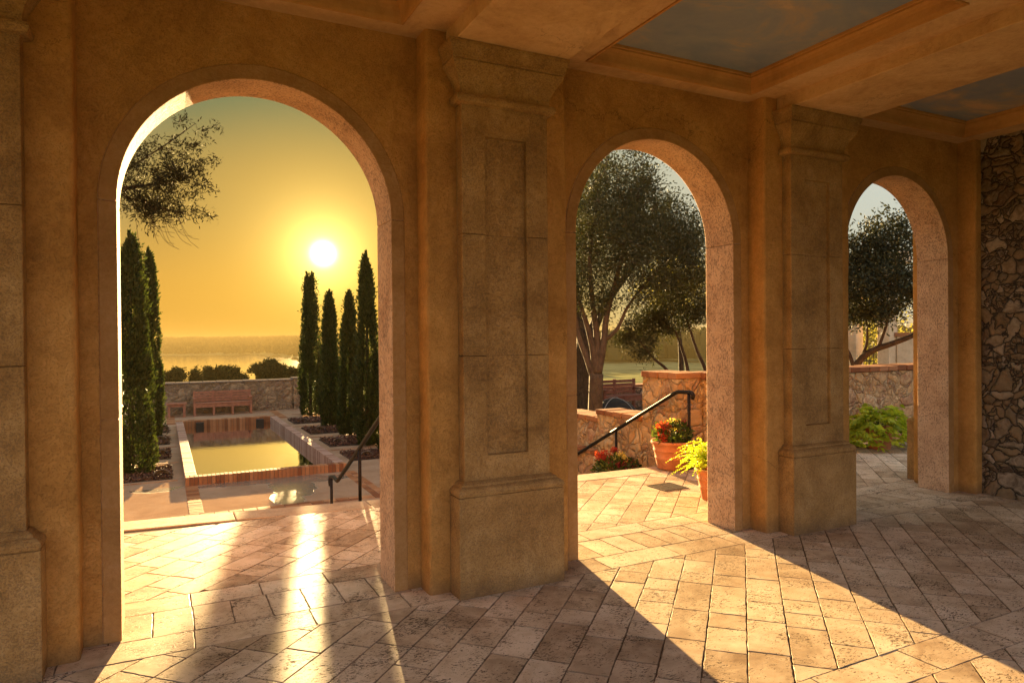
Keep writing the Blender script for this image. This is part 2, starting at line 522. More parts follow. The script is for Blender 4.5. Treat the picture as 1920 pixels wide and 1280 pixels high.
class MB:
    def __init__(s):
        s.v, s.f, s.r = [], [], []

    def add(s, vs, fs, rnd=0.5):
        o = len(s.v)
        s.v += [tuple(p) for p in vs]
        for f in fs:
            s.f.append(tuple(i + o for i in f))
            s.r.append(rnd)
        return s

    def box(s, x0, y0, z0, x1, y1, z1, rnd=.5, mtx=None):
        vs = [Vector((x, y, z)) for x in (x0, x1) for y in (y0, y1) for z in (z0, z1)]
        if mtx is not None:
            vs = [mtx @ p for p in vs]
        return s.add(vs, [(0, 1, 3, 2), (4, 6, 7, 5), (0, 4, 5, 1), (2, 3, 7, 6), (0, 2, 6, 4), (1, 5, 7, 3)], rnd)

    def tube(s, pts, rad, n=8, rnd=.5, caps=True):
        pts = [Vector(p) for p in pts]
        if not isinstance(rad, (list, tuple)):
            rad = [rad] * len(pts)
        rings = []
        prev = None
        for i, p in enumerate(pts):
            d = (pts[min(i + 1, len(pts) - 1)] - pts[max(i - 1, 0)])
            d = d.normalized() if d.length > 1e-9 else Vector((0, 0, 1))
            a = prev if prev is not None else (Vector((1, 0, 0)) if abs(d.x) < .9 else Vector((0, 1, 0)))
            a = (a - d * a.dot(d))
            a = a.normalized() if a.length > 1e-6 else d.orthogonal().normalized()
            prev = a
            b = d.cross(a)
            rings.append([p + (a * math.cos(t) + b * math.sin(t)) * rad[i] for t in [2 * math.pi * k / n for k in range(n)]])
        vs = [q for r_ in rings for q in r_]
        fs = []
        for i in range(len(pts) - 1):
            for k in range(n):
                k2 = (k + 1) % n
                fs.append((i * n + k, i * n + k2, (i + 1) * n + k2, (i + 1) * n + k))
        if caps:
            fs.append(tuple(range(n - 1, -1, -1)))
            fs.append(tuple((len(pts) - 1) * n + k for k in range(n)))
        return s.add(vs, fs, rnd)

    def lathe(s, prof, c=(0, 0, 0), n=32, rnd=.5, wob=0, rg=None):
        vs, fs = [], []
        for (r_, z) in prof:
            for k in range(n):
                t = 2 * math.pi * k / n
                rr = r_ * (1 + (rg.uniform(-wob, wob) if rg else 0))
                vs.append((c[0] + rr * math.cos(t), c[1] + rr * math.sin(t), c[2] + z))
        m = len(prof)
        for i in range(m - 1):
            for k in range(n):
                k2 = (k + 1) % n
                fs.append((i * n + k, i * n + k2, (i + 1) * n + k2, (i + 1) * n + k))
        fs.append(tuple(range(n - 1, -1, -1)))
        fs.append(tuple((m - 1) * n + k for k in range(n)))
        return s.add(vs, fs, rnd)

    def build(s, name, mat, parent=None, bevel=0, seg=2, smooth=False, weld=False):
        me = bpy.data.meshes.new(name)
        me.from_pydata(s.v, [], s.f)
        at = me.attributes.new('rnd', 'FLOAT', 'FACE')
        at.data.foreach_set('value', s.r)
        me.materials.append(MATS[mat] if isinstance(mat, str) else mat)
        if weld:
            bm = bmesh.new(); bm.from_mesh(me)
            bmesh.ops.remove_doubles(bm, verts=bm.verts, dist=1e-4)
            bmesh.ops.recalc_face_normals(bm, faces=bm.faces)
            bm.to_mesh(me); bm.free()
        if smooth:
            me.polygons.foreach_set('use_smooth', [True] * len(me.polygons))
        o = bpy.data.objects.new(name, me)
        COL.objects.link(o)
        if parent:
            o.parent = parent
        if bevel:
            b = o.modifiers.new('bevel', 'BEVEL')
            b.width = bevel
            b.segments = seg
            b.limit_method = 'ANGLE'
            b.angle_limit = R(35)
        return o


def quads(name, P4, mat, rnd, parent=None):
    """many loose quads from an (N,4,3) array"""
    N = len(P4)
    me = bpy.data.meshes.new(name)
    me.vertices.add(N * 4)
    me.vertices.foreach_set('co', np.ascontiguousarray(P4, dtype=np.float32).reshape(-1))
    me.loops.add(N * 4)
    me.loops.foreach_set('vertex_index', np.arange(N * 4, dtype=np.int32))
    me.polygons.add(N)
    me.polygons.foreach_set('loop_start', np.arange(0, N * 4, 4, dtype=np.int32))
    me.polygons.foreach_set('loop_total', np.full(N, 4, dtype=np.int32))
    at = me.attributes.new('rnd', 'FLOAT', 'FACE')
    at.data.foreach_set('value', np.asarray(rnd, dtype=np.float32))
    me.materials.append(MATS[mat])
    me.update(calc_edges=True)
    me.validate()
    o = bpy.data.objects.new(name, me)
    COL.objects.link(o)
    if parent:
        o.parent = parent
    return o


def unit(a):
    return a / np.maximum(np.linalg.norm(a, axis=1, keepdims=True), 1e-9)


def leaf_quads(pos, d, L, W, rs, droop=0.0):
    """kite-shaped leaves at pos pointing along d"""
    N = len(pos)
    d = unit(d)
    s = unit(np.cross(d, rs.normal(size=(N, 3))))
    L = (L * rs.uniform(.6, 1.3, (N, 1)))
    W = (W * rs.uniform(.7, 1.25, (N, 1)))
    a = pos
    b = pos + d * L * .45 + s * W * .5
    c = pos + d * L
    e = pos + d * L * .45 - s * W * .5
    if droop:
        c = c - np.array([0, 0, 1.0]) * L * droop
    return np.stack([a, b, c, e], 1)


def tag(o, label=None, cat=None, group=None, kind=None):
    if label: o['label'] = label
    if cat: o['category'] = cat
    if group: o['group'] = group
    if kind: o['kind'] = kind
    return o


def thing(name, label, cat, loc=(0, 0, 0), group=None, rz=0):
    o = bpy.data.objects.new(name, None)
    COL.objects.link(o)
    o.empty_display_size = .2
    o.location = loc
    o.rotation_euler = (0, 0, rz)
    return tag(o, label, cat, group)


def struct(o):
    o['kind'] = 'structure'
    return o


# ------------------------------------------------------------------ loggia constants
S = 2.8549            # bay spacing
WP = .7372            # pier width
YF, YB = .33, .635    # inner and outer face of the arch wall
ZC = 3.50             # ceiling
ZT = -1.10            # sunken terrace
RAD, SPR = .748, 2.337

# ------------------------------------------------------------------ floor of travertine tiles
rnd = random.Random(7)


def clip(poly, x0, y0, x1, y1):
    for (ax, lim, sg) in ((0, x0, 1), (0, x1, -1), (1, y0, 1), (1, y1, -1)):
        out = []
        for i in range(len(poly)):
            a, b = poly[i], poly[(i + 1) % len(poly)]
            ia, ib = (a[ax] - lim) * sg >= 0, (b[ax] - lim) * sg >= 0
            if ia:
                out.append(a)
            if ia != ib:
                t = (lim - a[ax]) / (b[ax] - a[ax])
                out.append((a[0] + t * (b[0] - a[0]), a[1] + t * (b[1] - a[1])))
        poly = out
        if len(poly) < 3:
            return []
    cl = []
    for p in poly:
        if not cl or math.hypot(p[0] - cl[-1][0], p[1] - cl[-1][1]) > 1e-4:
            cl.append(p)
    if len(cl) > 2 and math.hypot(cl[0][0] - cl[-1][0], cl[0][1] - cl[-1][1]) < 1e-4:
        cl.pop()
    return cl if len(cl) > 2 else []


def inset(poly, d):
    n = len(poly)
    area = sum(poly[i][0] * poly[(i + 1) % n][1] - poly[(i + 1) % n][0] * poly[i][1] for i in range(n)) / 2
    if area < 0:
        poly = poly[::-1]
        area = -area
    if area < .0012:
        return []
    out = []
    for i in range(n):
        p0, p1, p2 = poly[i - 1], poly[i], poly[(i + 1) % n]
        e1 = Vector((p1[0] - p0[0], p1[1] - p0[1])); e2 = Vector((p2[0] - p1[0], p2[1] - p1[1]))
        if e1.length < 1e-6 or e2.length < 1e-6:
            return []
        e1.normalize(); e2.normalize()
        n1, n2 = Vector((-e1.y, e1.x)), Vector((-e2.y, e2.x))
        b = n1 + n2
        if b.length < 1e-6:
            return []
        b.normalize()
        k = d / max(.35, b.dot(n1))
        out.append((p1[0] + b.x * k, p1[1] + b.y * k))
    return out


def tile(mb, poly, z, rg, gap=.0026):
    p = inset(poly, gap * rg.uniform(.6, 1.5))
    if not p:
        return
    # worn, slightly wavy edge
    q = []
    for i in range(len(p)):
        a, b = p[i], p[(i + 1) % len(p)]
        L = math.hypot(b[0] - a[0], b[1] - a[1])
        k = max(1, int(L / .035))
        for j in range(k):
            t = j / k
            jit = .0016 if j else .0025
            q.append((a[0] + (b[0] - a[0]) * t + rg.uniform(-jit, jit), a[1] + (b[1] - a[1]) * t + rg.uniform(-jit, jit)))
    cx = sum(a[0] for a in q) / len(q); cy = sum(a[1] for a in q) / len(q)
    dz = rg.uniform(-.0007, .0007)
    sx, sy = rg.uniform(-.003, .003), rg.uniform(-.003, .003)
    top = lambda x, y: z + dz + (x - cx) * sx + (y - cy) * sy
    n = len(q)
    vs = [(x, y, top(x, y) - .010) for x, y in q]
    vs += [(x, y, top(x, y) - rg.uniform(.0007, .0022)) for x, y in q]
    ins = []
    for x, y in q:
        dx, dy = cx - x, cy - y
        L = math.hypot(dx, dy) or 1
        ch = rg.uniform(.0015, .005)
        ins.append((x + dx / L * ch, y + dy / L * ch, 0))
    vs += [(x, y, top(x, y)) for x, y, _ in ins]
    fs = []
    for ring in (0, 1):
        for k in range(n):
            k2 = (k + 1) % n
            fs.append((ring * n + k, ring * n + k2, (ring + 1) * n + k2, (ring + 1) * n + k))
    fs.append(tuple(2 * n + k for k in range(n)))
    r_ = rg.random()
    mb.add(vs, fs, r_)
    for k in range(2 * n):
        mb.r[-2 - k] = -1.0 - r_      # the worn arris carries grime


def diag_field(mb, x0, y0, x1, y1, z, rg, w=.206):
    c = math.sqrt(.5)
    us = [(x + y) * c for x in (x0, x1) for y in (y0, y1)]
    vs = [(-x + y) * c for x in (x0, x1) for y in (y0, y1)]
    v = math.floor(min(vs) / w) * w
    while v < max(vs):
        u = min(us) - rg.uniform(0, .4)
        while u < max(us):
            L = rg.choice((.206, .206, .29, .31, .36, .41, .46))
            poly = [(u, v), (u + L, v), (u + L, v + w), (u, v + w)]
            xy = [((a - b) * c, (a + b) * c) for a, b in poly]
            xy = clip(xy, x0, y0, x1, y1)
            if xy:
                tile(mb, xy, z, rg)
            u += L
        v += w


def strip(mb, x0, y0, x1, y1, z, rg, lens):
    x = x0
    while x < x1:
        L = rg.choice(lens)
        xe = min(x + L, x1)
        if xe - x > .03:
            tile(mb, [(x, y0), (xe, y0), (xe, y1), (x, y1)], z, rg)
        x += L


X0, X1 = -6.0, 12.0
mb = MB()
diag_field(mb, X0, -4.6, 5.66, -1.88, 0, rnd)
strip(mb, X0, -1.88, 5.66, -1.64, 0, rnd, (.41, .62, .55))
diag_field(mb, X0, -1.64, 5.66, .05, 0, rnd)
strip(mb, X0, .05, 5.66, .30, 0, rnd, (.41, .62, .55))
x = X0 - .03
while x < 6.5:          # threshold under the arches, tiles laid upright
    tile(mb, [(x, .30), (x + .208, .30), (x + .208, .68), (x, .68)], 0, rnd)
    x += .208
strip(mb, X0, .68, X1, .92, 0, rnd, (.41, .5, .62))
diag_field(mb, X0, .92, X1, 2.62, 0, rnd)
fl = mb.build('floor', 'travertine')
struct(fl)
# the drain's square is left free of tiles: cut by lifting the grate frame 6 mm over them
gr = MB().box(X0 - .1, -4.65, -.40, 12.1, 2.80, -.0065).build('floor_bed', 'grout')
struct(gr)
# coping: long slabs whose outer edge wanders a little
mb = MB()
pts = [(-6.2, 3.30), (-1.92, 3.13), (.29, 2.82), (2.7, 2.92), (4.15, 2.87), (12, 2.87)]


def edge_y(x):
    for (a, b), (c, d) in zip(pts, pts[1:]):
        if a <= x <= c:
            return b + (d - b) * (x - a) / (c - a)
    return 2.9


x = -6.2
while x < 4.14:
    L = rnd.uniform(1.0, 1.5)
    xe = min(x + L, 4.145)
    if xe - x > .05:
        y0a, y0b = edge_y(x) - .33, edge_y(xe) - .33
        y0a = max(y0a, 2.45); y0b = max(y0b, 2.45)
        vs = [(x + .002, y0a, -.157), (xe - .002, y0b, -.157), (xe - .002, edge_y(xe), -.157), (x + .002, edge_y(x), -.157)]
        vt = [(a, b, .003) for a, b, _ in vs]
        mb.add(vs + vt, [(3, 2, 1, 0), (4, 5, 6, 7), (0, 1, 5, 4), (1, 2, 6, 5), (2, 3, 7, 6), (3, 0, 4, 7)], rnd.random())
    x = xe
co = mb.build('floor_coping', 'step_stone', bevel=.012, seg=3)
struct(co)

# ------------------------------------------------------------------ the loggia
loggia = thing('loggia', 'ochre stucco loggia of stone-trimmed arches with carved piers and painted coffered ceiling', 'building', (0, 0, 0))


def arch_surround(cx, parent):
    mb = MB()
    y0, y1 = YF - .008, YB + .008

    def seg(i0, i1, r0, r1, ya, yb, N=44):
        ang = [math.pi * k / N for k in range(i0, i1 + 1)]
        vs, fs = [], []
        for a in ang:
            for r_ in (r0, r1):
                for y in (ya, yb):
                    vs.append((cx - r_ * math.cos(a), y, SPR + r_ * math.sin(a)))
        n = len(ang)
        for k in range(n - 1):
            o, q = 4 * k, 4 * (k + 1)
            fs += [(o, q, q + 1, o + 1), (o + 2, o + 3, q + 3, q + 2), (o, o + 2, q + 2, q), (o + 1, q + 1, q + 3, o + 3)]
        fs += [(0, 1, 3, 2), (4 * n - 4, 4 * n - 2, 4 * n - 1, 4 * n - 3)]
        mb.add(vs, fs, .5)
    r1 = RAD + .088
    g = .0016
    for (a, b) in ((0, 11), (11, 22), (22, 33), (33, 44)):
        seg(a, b, RAD, r1, y0, y1)
    for sx in (-1, 1):
        for (z0, z1) in ((0, 1.18), (1.18 + g, SPR - g)):
            xa, xb = cx + sx * RAD, cx + sx * r1
            mb.box(min(xa, xb), y0, z0, max(xa, xb), y1, z1)
        xa, xb = cx + sx * (RAD + .004), cx + sx * r1
        mb.box(min(xa, xb), y0 + .004, 0, max(xa, xb), y1 - .004, SPR)
    o = mb.build('arch_surround', 'coral_jamb', parent, weld=False)
    b = o.modifiers.new('weld', 'WELD'); b.merge_threshold = .0005
    b = o.modifiers.new('bevel', 'BEVEL'); b.width = .007; b.segments = 2; b.limit_method = 'ANGLE'; b.angle_limit = R(40)
    return o


def arch_wall(xa, xb, cx, parent):
    """stucco wall of one bay with its arched opening"""
    r = RAD + .080
    H = 4.1
    mb = MB()
    N = 40
    for (y, flip) in ((YF, False), (YB, True)):
        vs, fs = [], []

        def q(p):
            o = len(vs); vs.extend([(a, y, b) for a, b in p]); fs.append(tuple(range(o, o + 4)) if not flip else tuple(range(o + 3, o - 1, -1)))
        for (x0, x1) in ((xa, cx - r), (cx + r, xb)):
            q([(x0, 0), (x1, 0), (x1, SPR), (x0, SPR)])
            q([(x0, SPR), (x1, SPR), (x1, H), (x0, H)])
        for k in range(N):
            a0, a1 = math.pi * k / N, math.pi * (k + 1) / N
            p0 = (cx - r * math.cos(a0), SPR + r * math.sin(a0)); p1 = (cx - r * math.cos(a1), SPR + r * math.sin(a1))
            q([p0, p1, (p1[0], H), (p0[0], H)])
        mb.add(vs, fs)
    mb.add([(xa, YF, 0), (xa, YB, 0), (xa, YB, H), (xa, YF, H)], [(0, 1, 2, 3)])
    mb.add([(xb, YF, 0), (xb, YB, 0), (xb, YB, H), (xb, YF, H)], [(3, 2, 1, 0)])
    mb.add([(xa, YF, H), (xb, YF, H), (xb, YB, H), (xa, YB, H)], [(0, 1, 2, 3)])
    return mb.build('arch_wall', 'stucco', parent)


def pilaster(x0, x1, y0, y1, z1, parent, seed):
    """hand-trowelled stucco pilaster: rounded corners that waver a little; y0 is the room side"""
    rg = random.Random(seed)
    mb = MB()
    rad = .024
    prof = []
    prof.append((x0, y1))
    for k in range(5):
        a = math.pi - k * math.pi / 8
        prof.append((x0 + rad + rad * math.cos(a), y0 + rad - rad * math.sin(a)))
    nmid = 6
    for k in range(1, nmid):
        prof.append((x0 + rad + (x1 - x0 - 2 * rad) * k / nmid, y0))
    for k in range(5):
        a = math.pi / 2 - k * math.pi / 8
        prof.append((x1 - rad + rad * math.cos(a), y0 + rad - rad * math.sin(a)))
    prof.append((x1, y1))
    nz = 60
    wl_ = [0.0] * 2
    ph = [rg.uniform(0, 6.28) for _ in range(8)]
    vs, fs = [], []
    m = len(prof)
    for j in range(nz + 1):
        z = z1 * j / nz
        def wv(a, b):
            return .0022 * math.sin(z * 2.3 + ph[a]) + .0018 * math.sin(z * 5.9 + ph[b]) + .0012 * math.sin(z * 13 + ph[a] * 2)
        dl, dr, df = wv(0, 1), wv(2, 3), wv(4, 5)
        for i, (x, y) in enumerate(prof):
            t = (x - x0) / (x1 - x0)
            vs.append((x + dl * (1 - t) + dr * t, y + (df if 0 < i < m - 1 else 0), z))
    for j in range(nz):
        for i in range(m - 1):
            fs.append((j * m + i, j * m + i + 1, (j + 1) * m + i + 1, (j + 1) * m + i))
    mb.add(vs, fs)
    return mb.build('pilaster', 'stucco', parent, smooth=True)


def pilaster_outer(x0, x1, y0, y1, z1, parent):
    return MB().box(x0, y0, 0, x1, y1, z1).build('pilaster', 'stucco', parent, bevel=.02)


def loft(mb, levels, xc0, xc1, yb, flip=False):
    """three-sided stack: levels = (z, inset in x, y of the face)"""
    vs, fs = [], []
    for (z, ix, y) in levels:
        yy = y if not flip else .965 - y
        vs += [(xc0 + ix, yb, z), (xc0 + ix, yy, z), (xc1 - ix, yy, z), (xc1 - ix, yb, z)]
    n = len(levels)
    for i in range(n - 1):
        for k in range(3):
            a, b = 4 * i + k, 4 * i + k + 1
            fs.append((a, b, b + 4, a + 4))
    fs.append((3, 2, 1, 0))
    fs.append(tuple(4 * (n - 1) + k for k in range(4)))
    mb.add(vs, fs)


def pier(X, parent, flip=False):
    yb = .165 if not flip else .965 - .165
    Y = (lambda y: y) if not flip else (lambda y: .965 - y)
    # shaft of three stone blocks with one tall sunk panel
    mb = MB()
    x0, x1 = X + .064, X + WP - .064
    p0, p1 = X + .226, X + .515
    yf, yr = .070, .102
    blocks = [(.70, 1.479, .855, None), (1.4815, 2.239, None, None), (2.2415, 3.045, None, 2.855)]
    for (z0, z1, pb, pt) in blocks:
        zs = [z0] + ([pb] if pb else []) + ([pt] if pt else []) + [z1]
        sunk = []
        for i in range(len(zs) - 1):
            s_ = True
            if pb and i == 0: s_ = False
            if pt and i == len(zs) - 2: s_ = False
            sunk.append(s_)
        def qd(a, b, c, d):
            mb.add([a, b, c, d], [(0, 1, 2, 3)])
        for i in range(len(zs) - 1):
            a, b = zs[i], zs[i + 1]
            qd((x0, Y(yf), a), (p0, Y(yf), a), (p0, Y(yf), b), (x0, Y(yf), b))
            qd((p1, Y(yf), a), (x1, Y(yf), a), (x1, Y(yf), b), (p1, Y(yf), b))
            if sunk[i]:
                qd((p0, Y(yr), a), (p1, Y(yr), a), (p1, Y(yr), b), (p0, Y(yr), b))
                qd((p0, Y(yf), a), (p0, Y(yr), a), (p0, Y(yr), b), (p0, Y(yf), b))
                qd((p1, Y(yr), a), (p1, Y(yf), a), (p1, Y(yf), b), (p1, Y(yr), b))
                if i > 0 and not sunk[i - 1]:
                    qd((p0, Y(yf), a), (p1, Y(yf), a), (p1, Y(yr), a), (p0, Y(yr), a))
                if i < len(sunk) - 1 and not sunk[i + 1]:
                    qd((p0, Y(yr), b), (p1, Y(yr), b), (p1, Y(yf), b), (p0, Y(yf), b))
            else:
                qd((p0, Y(yf), a), (p1, Y(yf), a), (p1, Y(yf), b), (p0, Y(yf), b))
            qd((x0, Y(yf), a), (x0, Y(yf), b), (x0, yb, b), (x0, yb, a))
            qd((x1, Y(yf), b), (x1, Y(yf), a), (x1, yb, a), (x1, yb, b))
        # block beds, so the joints read as fine lines
        for z in (z0, z1):
            if pb is None and z == z0 or pt is None and z == z1:
                qd((x0, Y(yf), z), (p0, Y(yf), z), (p0, yb, z), (x0, yb, z))
                qd((p1, Y(yf), z), (x1, Y(yf), z), (x1, yb, z), (p1, yb, z))
                qd((p0, Y(yr), z), (p1, Y(yr), z), (p1, yb, z), (p0, yb, z))
    root = mb.build('pier', 'cast_stone', parent, bevel=.005, weld=True)
    core = MB().box(x0 + .006, min(Y(yr + .006), yb), .68, x1 - .006, max(Y(yr + .006), yb), 3.08)
    core.build('pier_core', 'grout', root)
    # plinth with its rounded cap
    mb = MB()
    loft(mb, [(0, 0, 0), (.615, 0, 0)], X, X + WP, yb, flip)
    loft(mb, [(.6185, .004, .004), (.622, 0, 0), (.640, -.004, -.004), (.657, .002, .002), (.668, .014, .014), (.676, .032, .032), (.688, .036, .036), (.697, .050, .050), (.703, .058, .060)], X, X + WP, yb, flip)
    mb.box(X + .01, min(Y(.01), yb), .60, X + WP - .01, max(Y(.01), yb), .63)
    mb.build('plinth', 'cast_stone', root, bevel=.006)
    # capital: rolled astragal, neck, flaring cyma and square top
    mb = MB()
    loft(mb, [(3.040, .060, .066), (3.046, .030, .036), (3.058, .022, .028), (3.075, .020, .026), (3.092, .026, .032), (3.100, .042, .048)], X, X + WP, yb, flip)
    loft(mb, [(3.100, .052, .058), (3.132, .052, .058), (3.160, .044, .050), (3.190, .030, .036), (3.220, .012, .018), (3.250, -.006, 0), (3.270, -.018, -.012), (3.279, -.022, -.016), (3.281, -.015, -.009), (3.287, -.015, -.009), (3.289, -.024, -.018), (3.310, -.026, -.020), (3.340, -.034, -.028), (3.362, -.044, -.036), (3.372, -.048, -.038), (3.392, -.048, -.038)], X, X + WP, yb, flip)
    mb.build('capital', 'cast_stone', root, bevel=.0015)
    return root


for k in range(-2, 2):
    xa, xb = k * S + WP + .134, (k + 1) * S - .134
    cx = k * S + WP + .3112 + RAD
    arch_wall(xa, xb, cx, loggia)
    arch_surround(cx, loggia)
for k in range(-2, 3):
    X = k * S
    pilaster(X - .1363, X + WP + .1363 if k < 2 else X + .6, .1575, YF + .02, ZC + .05, loggia, 31 + k)
    pilaster_outer(X - .1363, X + WP + .1363, YB - .02, .808, 4.1, loggia)
    if k < 2:
        pier(X, loggia)
    if k > -1:
        pier(X, loggia, True)

# end wall of rubble stone on the right
mb = MB()
ny, nz = 60, 44
rg = random.Random(5)
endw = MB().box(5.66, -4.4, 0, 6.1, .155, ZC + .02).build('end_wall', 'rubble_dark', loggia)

# ceiling: plaster slab with coffers, cross beams on the piers, mouldings, painted panels
YEND = -4.35
cof_y = [(-1.50, .155), (-3.75, -2.0)]
mb = MB()
panels = []
for k in range(-2, 2):
    bx0, bx1 = k * S + WP + .04, (k + 1) * S
    if k == 1:
        bx1 = 5.66
    cx0, cx1 = bx0 + .262, bx1 - .275
    if k == 1:
        cx1 = 5.38
    z0, z1 = ZC, ZC + .15
    # slab pieces round the coffers
    mb.box(bx0 - .02, YEND, z0, cx0, YF + .05, z1)
    mb.box(cx1, YEND, z0, bx1 + .02, YF + .05, z1)
    ys = [YF + .05, cof_y[0][1], cof_y[0][0], cof_y[1][1], cof_y[1][0], YEND]
    for a, b in ((0, 1), (2, 3), (4, 5)):
        mb.box(cx0, ys[b], z0, cx1, ys[a], z1)
    for (ya, yb_) in cof_y:
        panels.append((cx0, ya, cx1, yb_))
mb.build('ceiling', 'ceiling_plaster', loggia)
for (x0, y0, x1, y1) in panels:
    fr = MB()
    prof = [(-.004, .002), (-.004, -.009), (0, -.012), (.008, -.012), (.011, -.008), (.011, -.004), (.014, -.002), (.020, .014), (.024, .036), (.030, .058), (.040, .078), (.052, .092), (.056, .094), (.056, .106), (.064, .110), (.066, .140)]
    vs, fs = [], []
    for (o_, z) in prof:
        vs += [(x0 + o_, y0 + o_, ZC + z), (x1 - o_, y0 + o_, ZC + z), (x1 - o_, y1 - o_, ZC + z), (x0 + o_, y1 - o_, ZC + z)]
    for i in range(len(prof) - 1):
        for k in range(4):
            a, b = 4 * i + k, 4 * i + (k + 1) % 4
            fs.append((a, a + 4, b + 4, b))
    fr.add(vs, fs)
    f = fr.build('coffer_frame', 'moulding_paint', loggia)
    MB().box(x0 + .05, y0 + .05, ZC + .128, x1 - .05, y1 - .05, ZC + .148).build('painted_panel', 'painted_sky', f)
for k in range(-2, 2):
    X = k * S
    MB().box(X + .0, YEND, 3.394, X + WP + .042, .152, ZC + .12).build('beam', 'ceiling_plaster', loggia, bevel=.006)
MB().box(-7, YEND, 3.66, 6.4, YF + .001, 4.1).build('roof', 'stucco', loggia)
MB().box(-7, YEND - .25, 3.2, 6.4, YEND - .001, 4.1).build('roof_edge', 'stucco', loggia)

# ------------------------------------------------------------------ drain grate, steps, handrails
g = thing('drain_grate', 'square bronze drain grate set flush in the sunlit travertine beyond the middle arch', 'drain grate', (3.145, 1.895, 0))
mb = MB()
h = .155
for (a, b, c, d) in ((-h, -h, h, -h + .012), (-h, h - .012, h, h), (-h, -h + .012, -h + .012, h - .012), (h - .012, -h + .012, h, h - .012)):
    mb.box(a, b, -.01, c, d, .006)
mb.build('grate_frame', 'grate_metal', g)
mb = MB()
mb.box(-h + .013, -h + .013, -.02, h - .013, h - .013, .0025)
mb.build('drain_well', 'iron', g)
mb = MB()
for i in range(1, 9):
    y = -h + .012 + i * (2 * h - .024) / 9
    mb.box(-h + .013, y - .010, .003, h - .013, y + .010, .0052)
mb.box(-.006, -h + .013, .0055, .006, h - .013, .0075)
mb.build('bar', 'grate_metal', g)

mb = MB()
for i in range(1, 7):
    mb.box(-6.2, 2.60, -.157 * (i + 1), 4.145, 3.0 + .3 * i, -.157 * i)
steps = struct(mb.build('steps', 'step_stone', bevel=.012))


def step_z(y):
    i = max(0, math.ceil((y - 3.0) / .3)) if y > 2.9 else 0
    return -.157 * min(i, 7)


def handrail(label, x, prof, posts, scroll):
    t = thing('handrail', label, 'handrail', (x, prof[0][0], 0), 'handrails of the terrace steps')
    y0 = prof[0][0]
    MB().tube([(0, y - y0, z) for y, z in prof], .024, 12).build('rail', 'black_metal', t, smooth=True)
    for (y, z, top) in posts:
        p = MB().tube([(0, y - y0, z), (0, y - y0, top)], .019, 10).build('post', 'black_metal', t, smooth=True)
        MB().lathe([(.052, 0), (.052, .012), (.032, .03), (.026, .075), (.03, .08)], (0, y - y0, z), 16).build('post_foot', 'black_metal', p, smooth=True)
    return t


# right-hand rail: level at the top, then down the flight
sl = .4786
r2 = [(2.50, .84), (2.48, .875), (2.50, .905), (2.54, .915), (2.66, .912), (2.76, .905), (2.82, .885), (5.4, .885 - sl * 2.58), (5.46, .885 - sl * 2.64 + .005), (5.62, .885 - sl * 2.64)]
handrail('black handrail by the rubble wall, seen through the middle arch', 4.02, r2,
         [(2.56, .012, .905), (4.06, step_z(4.06), .885 - sl * 1.24), (5.5, ZT, -.39)], False)
r1 = [(2.5, .90), (2.62, .93), (2.72, .915), (4.86, -.175), (4.93, -.205), (5.0, -.205), (5.12, -.19), (5.30, -.215), (5.36, -.25), (5.37, -.30), (5.34, -.34)]
handrail('black handrail seen through the left arch, its lower end hooked over', .36, r1,
         [(2.56, .012, .91), (3.80, step_z(3.80), .37), (5.28, ZT, -.22)], True)

# ------------------------------------------------------------------ sunken terrace
PX0, PX1, PY0, PY1 = -1.25, 1.72, 10.18, 20.1
mb = MB()
mb.box(-14, 4.79, ZT - .3, 4.15, 7.6, ZT)
mb.box(-14, 7.86, ZT - .3, 4.15, PY0 + .05, ZT)
terr = struct(mb.build('terrace', 'terrace_paving'))
mb = MB()
mb.box(-14, 7.6, ZT - .3, 4.15, 7.86, ZT - .006)
mb.box(-14, PY0 + .05, ZT - .3, PX0 + .05, PY1 - .05, ZT)
mb.box(PX1 - .05, PY0 + .05, ZT - .3, 6.4, PY1 - .05, ZT)
mb.box(-14, PY1 - .05, ZT - .3, 6.4, 24.0, ZT)
struct(mb.build('terrace_path', 'path_paving'))


def brick_strip(mb, x0, y0, x1, y1, z0, z1, across, rg, gap=.006, size=.105):
    """row of bricks; across='x' steps along x"""
    if across == 'x':
        n = max(1, round((x1 - x0) / size)); w = (x1 - x0) / n
        for i in range(n):
            j = rg.uniform(-.003, .003)
            mb.box(x0 + i * w + gap / 2, y0, z0, x0 + (i + 1) * w - gap / 2, y1, z1 + j, rg.random())
    else:
        n = max(1, round((y1 - y0) / size)); w = (y1 - y0) / n
        for i in range(n):
            j = rg.uniform(-.003, .003)
            mb.box(x0, y0 + i * w + gap / 2, z0, x1, y0 + (i + 1) * w - gap / 2, z1 + j, rg.random())


mb = MB()
brick_strip(mb, -8, 7.60, 4.1, 7.725, ZT - .05, ZT + .005, 'x', rnd, .01, .21)
brick_strip(mb, -8, 7.735, 4.1, 7.86, ZT - .05, ZT + .005, 'x', rnd, .01, .21)
brick_strip(mb, -1.255, 7.87, -1.045, PY0 - .01, ZT - .05, ZT + .006, 'y', rnd, .01, .105)
brick_strip(mb, 1.60, 7.87, 1.725, PY0 - .01, ZT - .05, ZT + .006, 'y', rnd, .01, .21)
brick_strip(mb, 1.735, 7.87, 1.86, PY0 - .01, ZT - .05, ZT + .006, 'y', rnd, .01, .21)
brick_strip(mb, -4.2, 10.82, -1.36, 10.93, ZT - .05, ZT + .006, 'x', rnd, .01, .21)
brick_strip(mb, 1.95, 20.6, 2.2, 23.5, ZT - .05, ZT + .006, 'y', rnd, .01, .21)
brick_strip(mb, -1.5, 20.6, -1.25, 23.5, ZT - .05, ZT + .006, 'y', rnd, .01, .21)
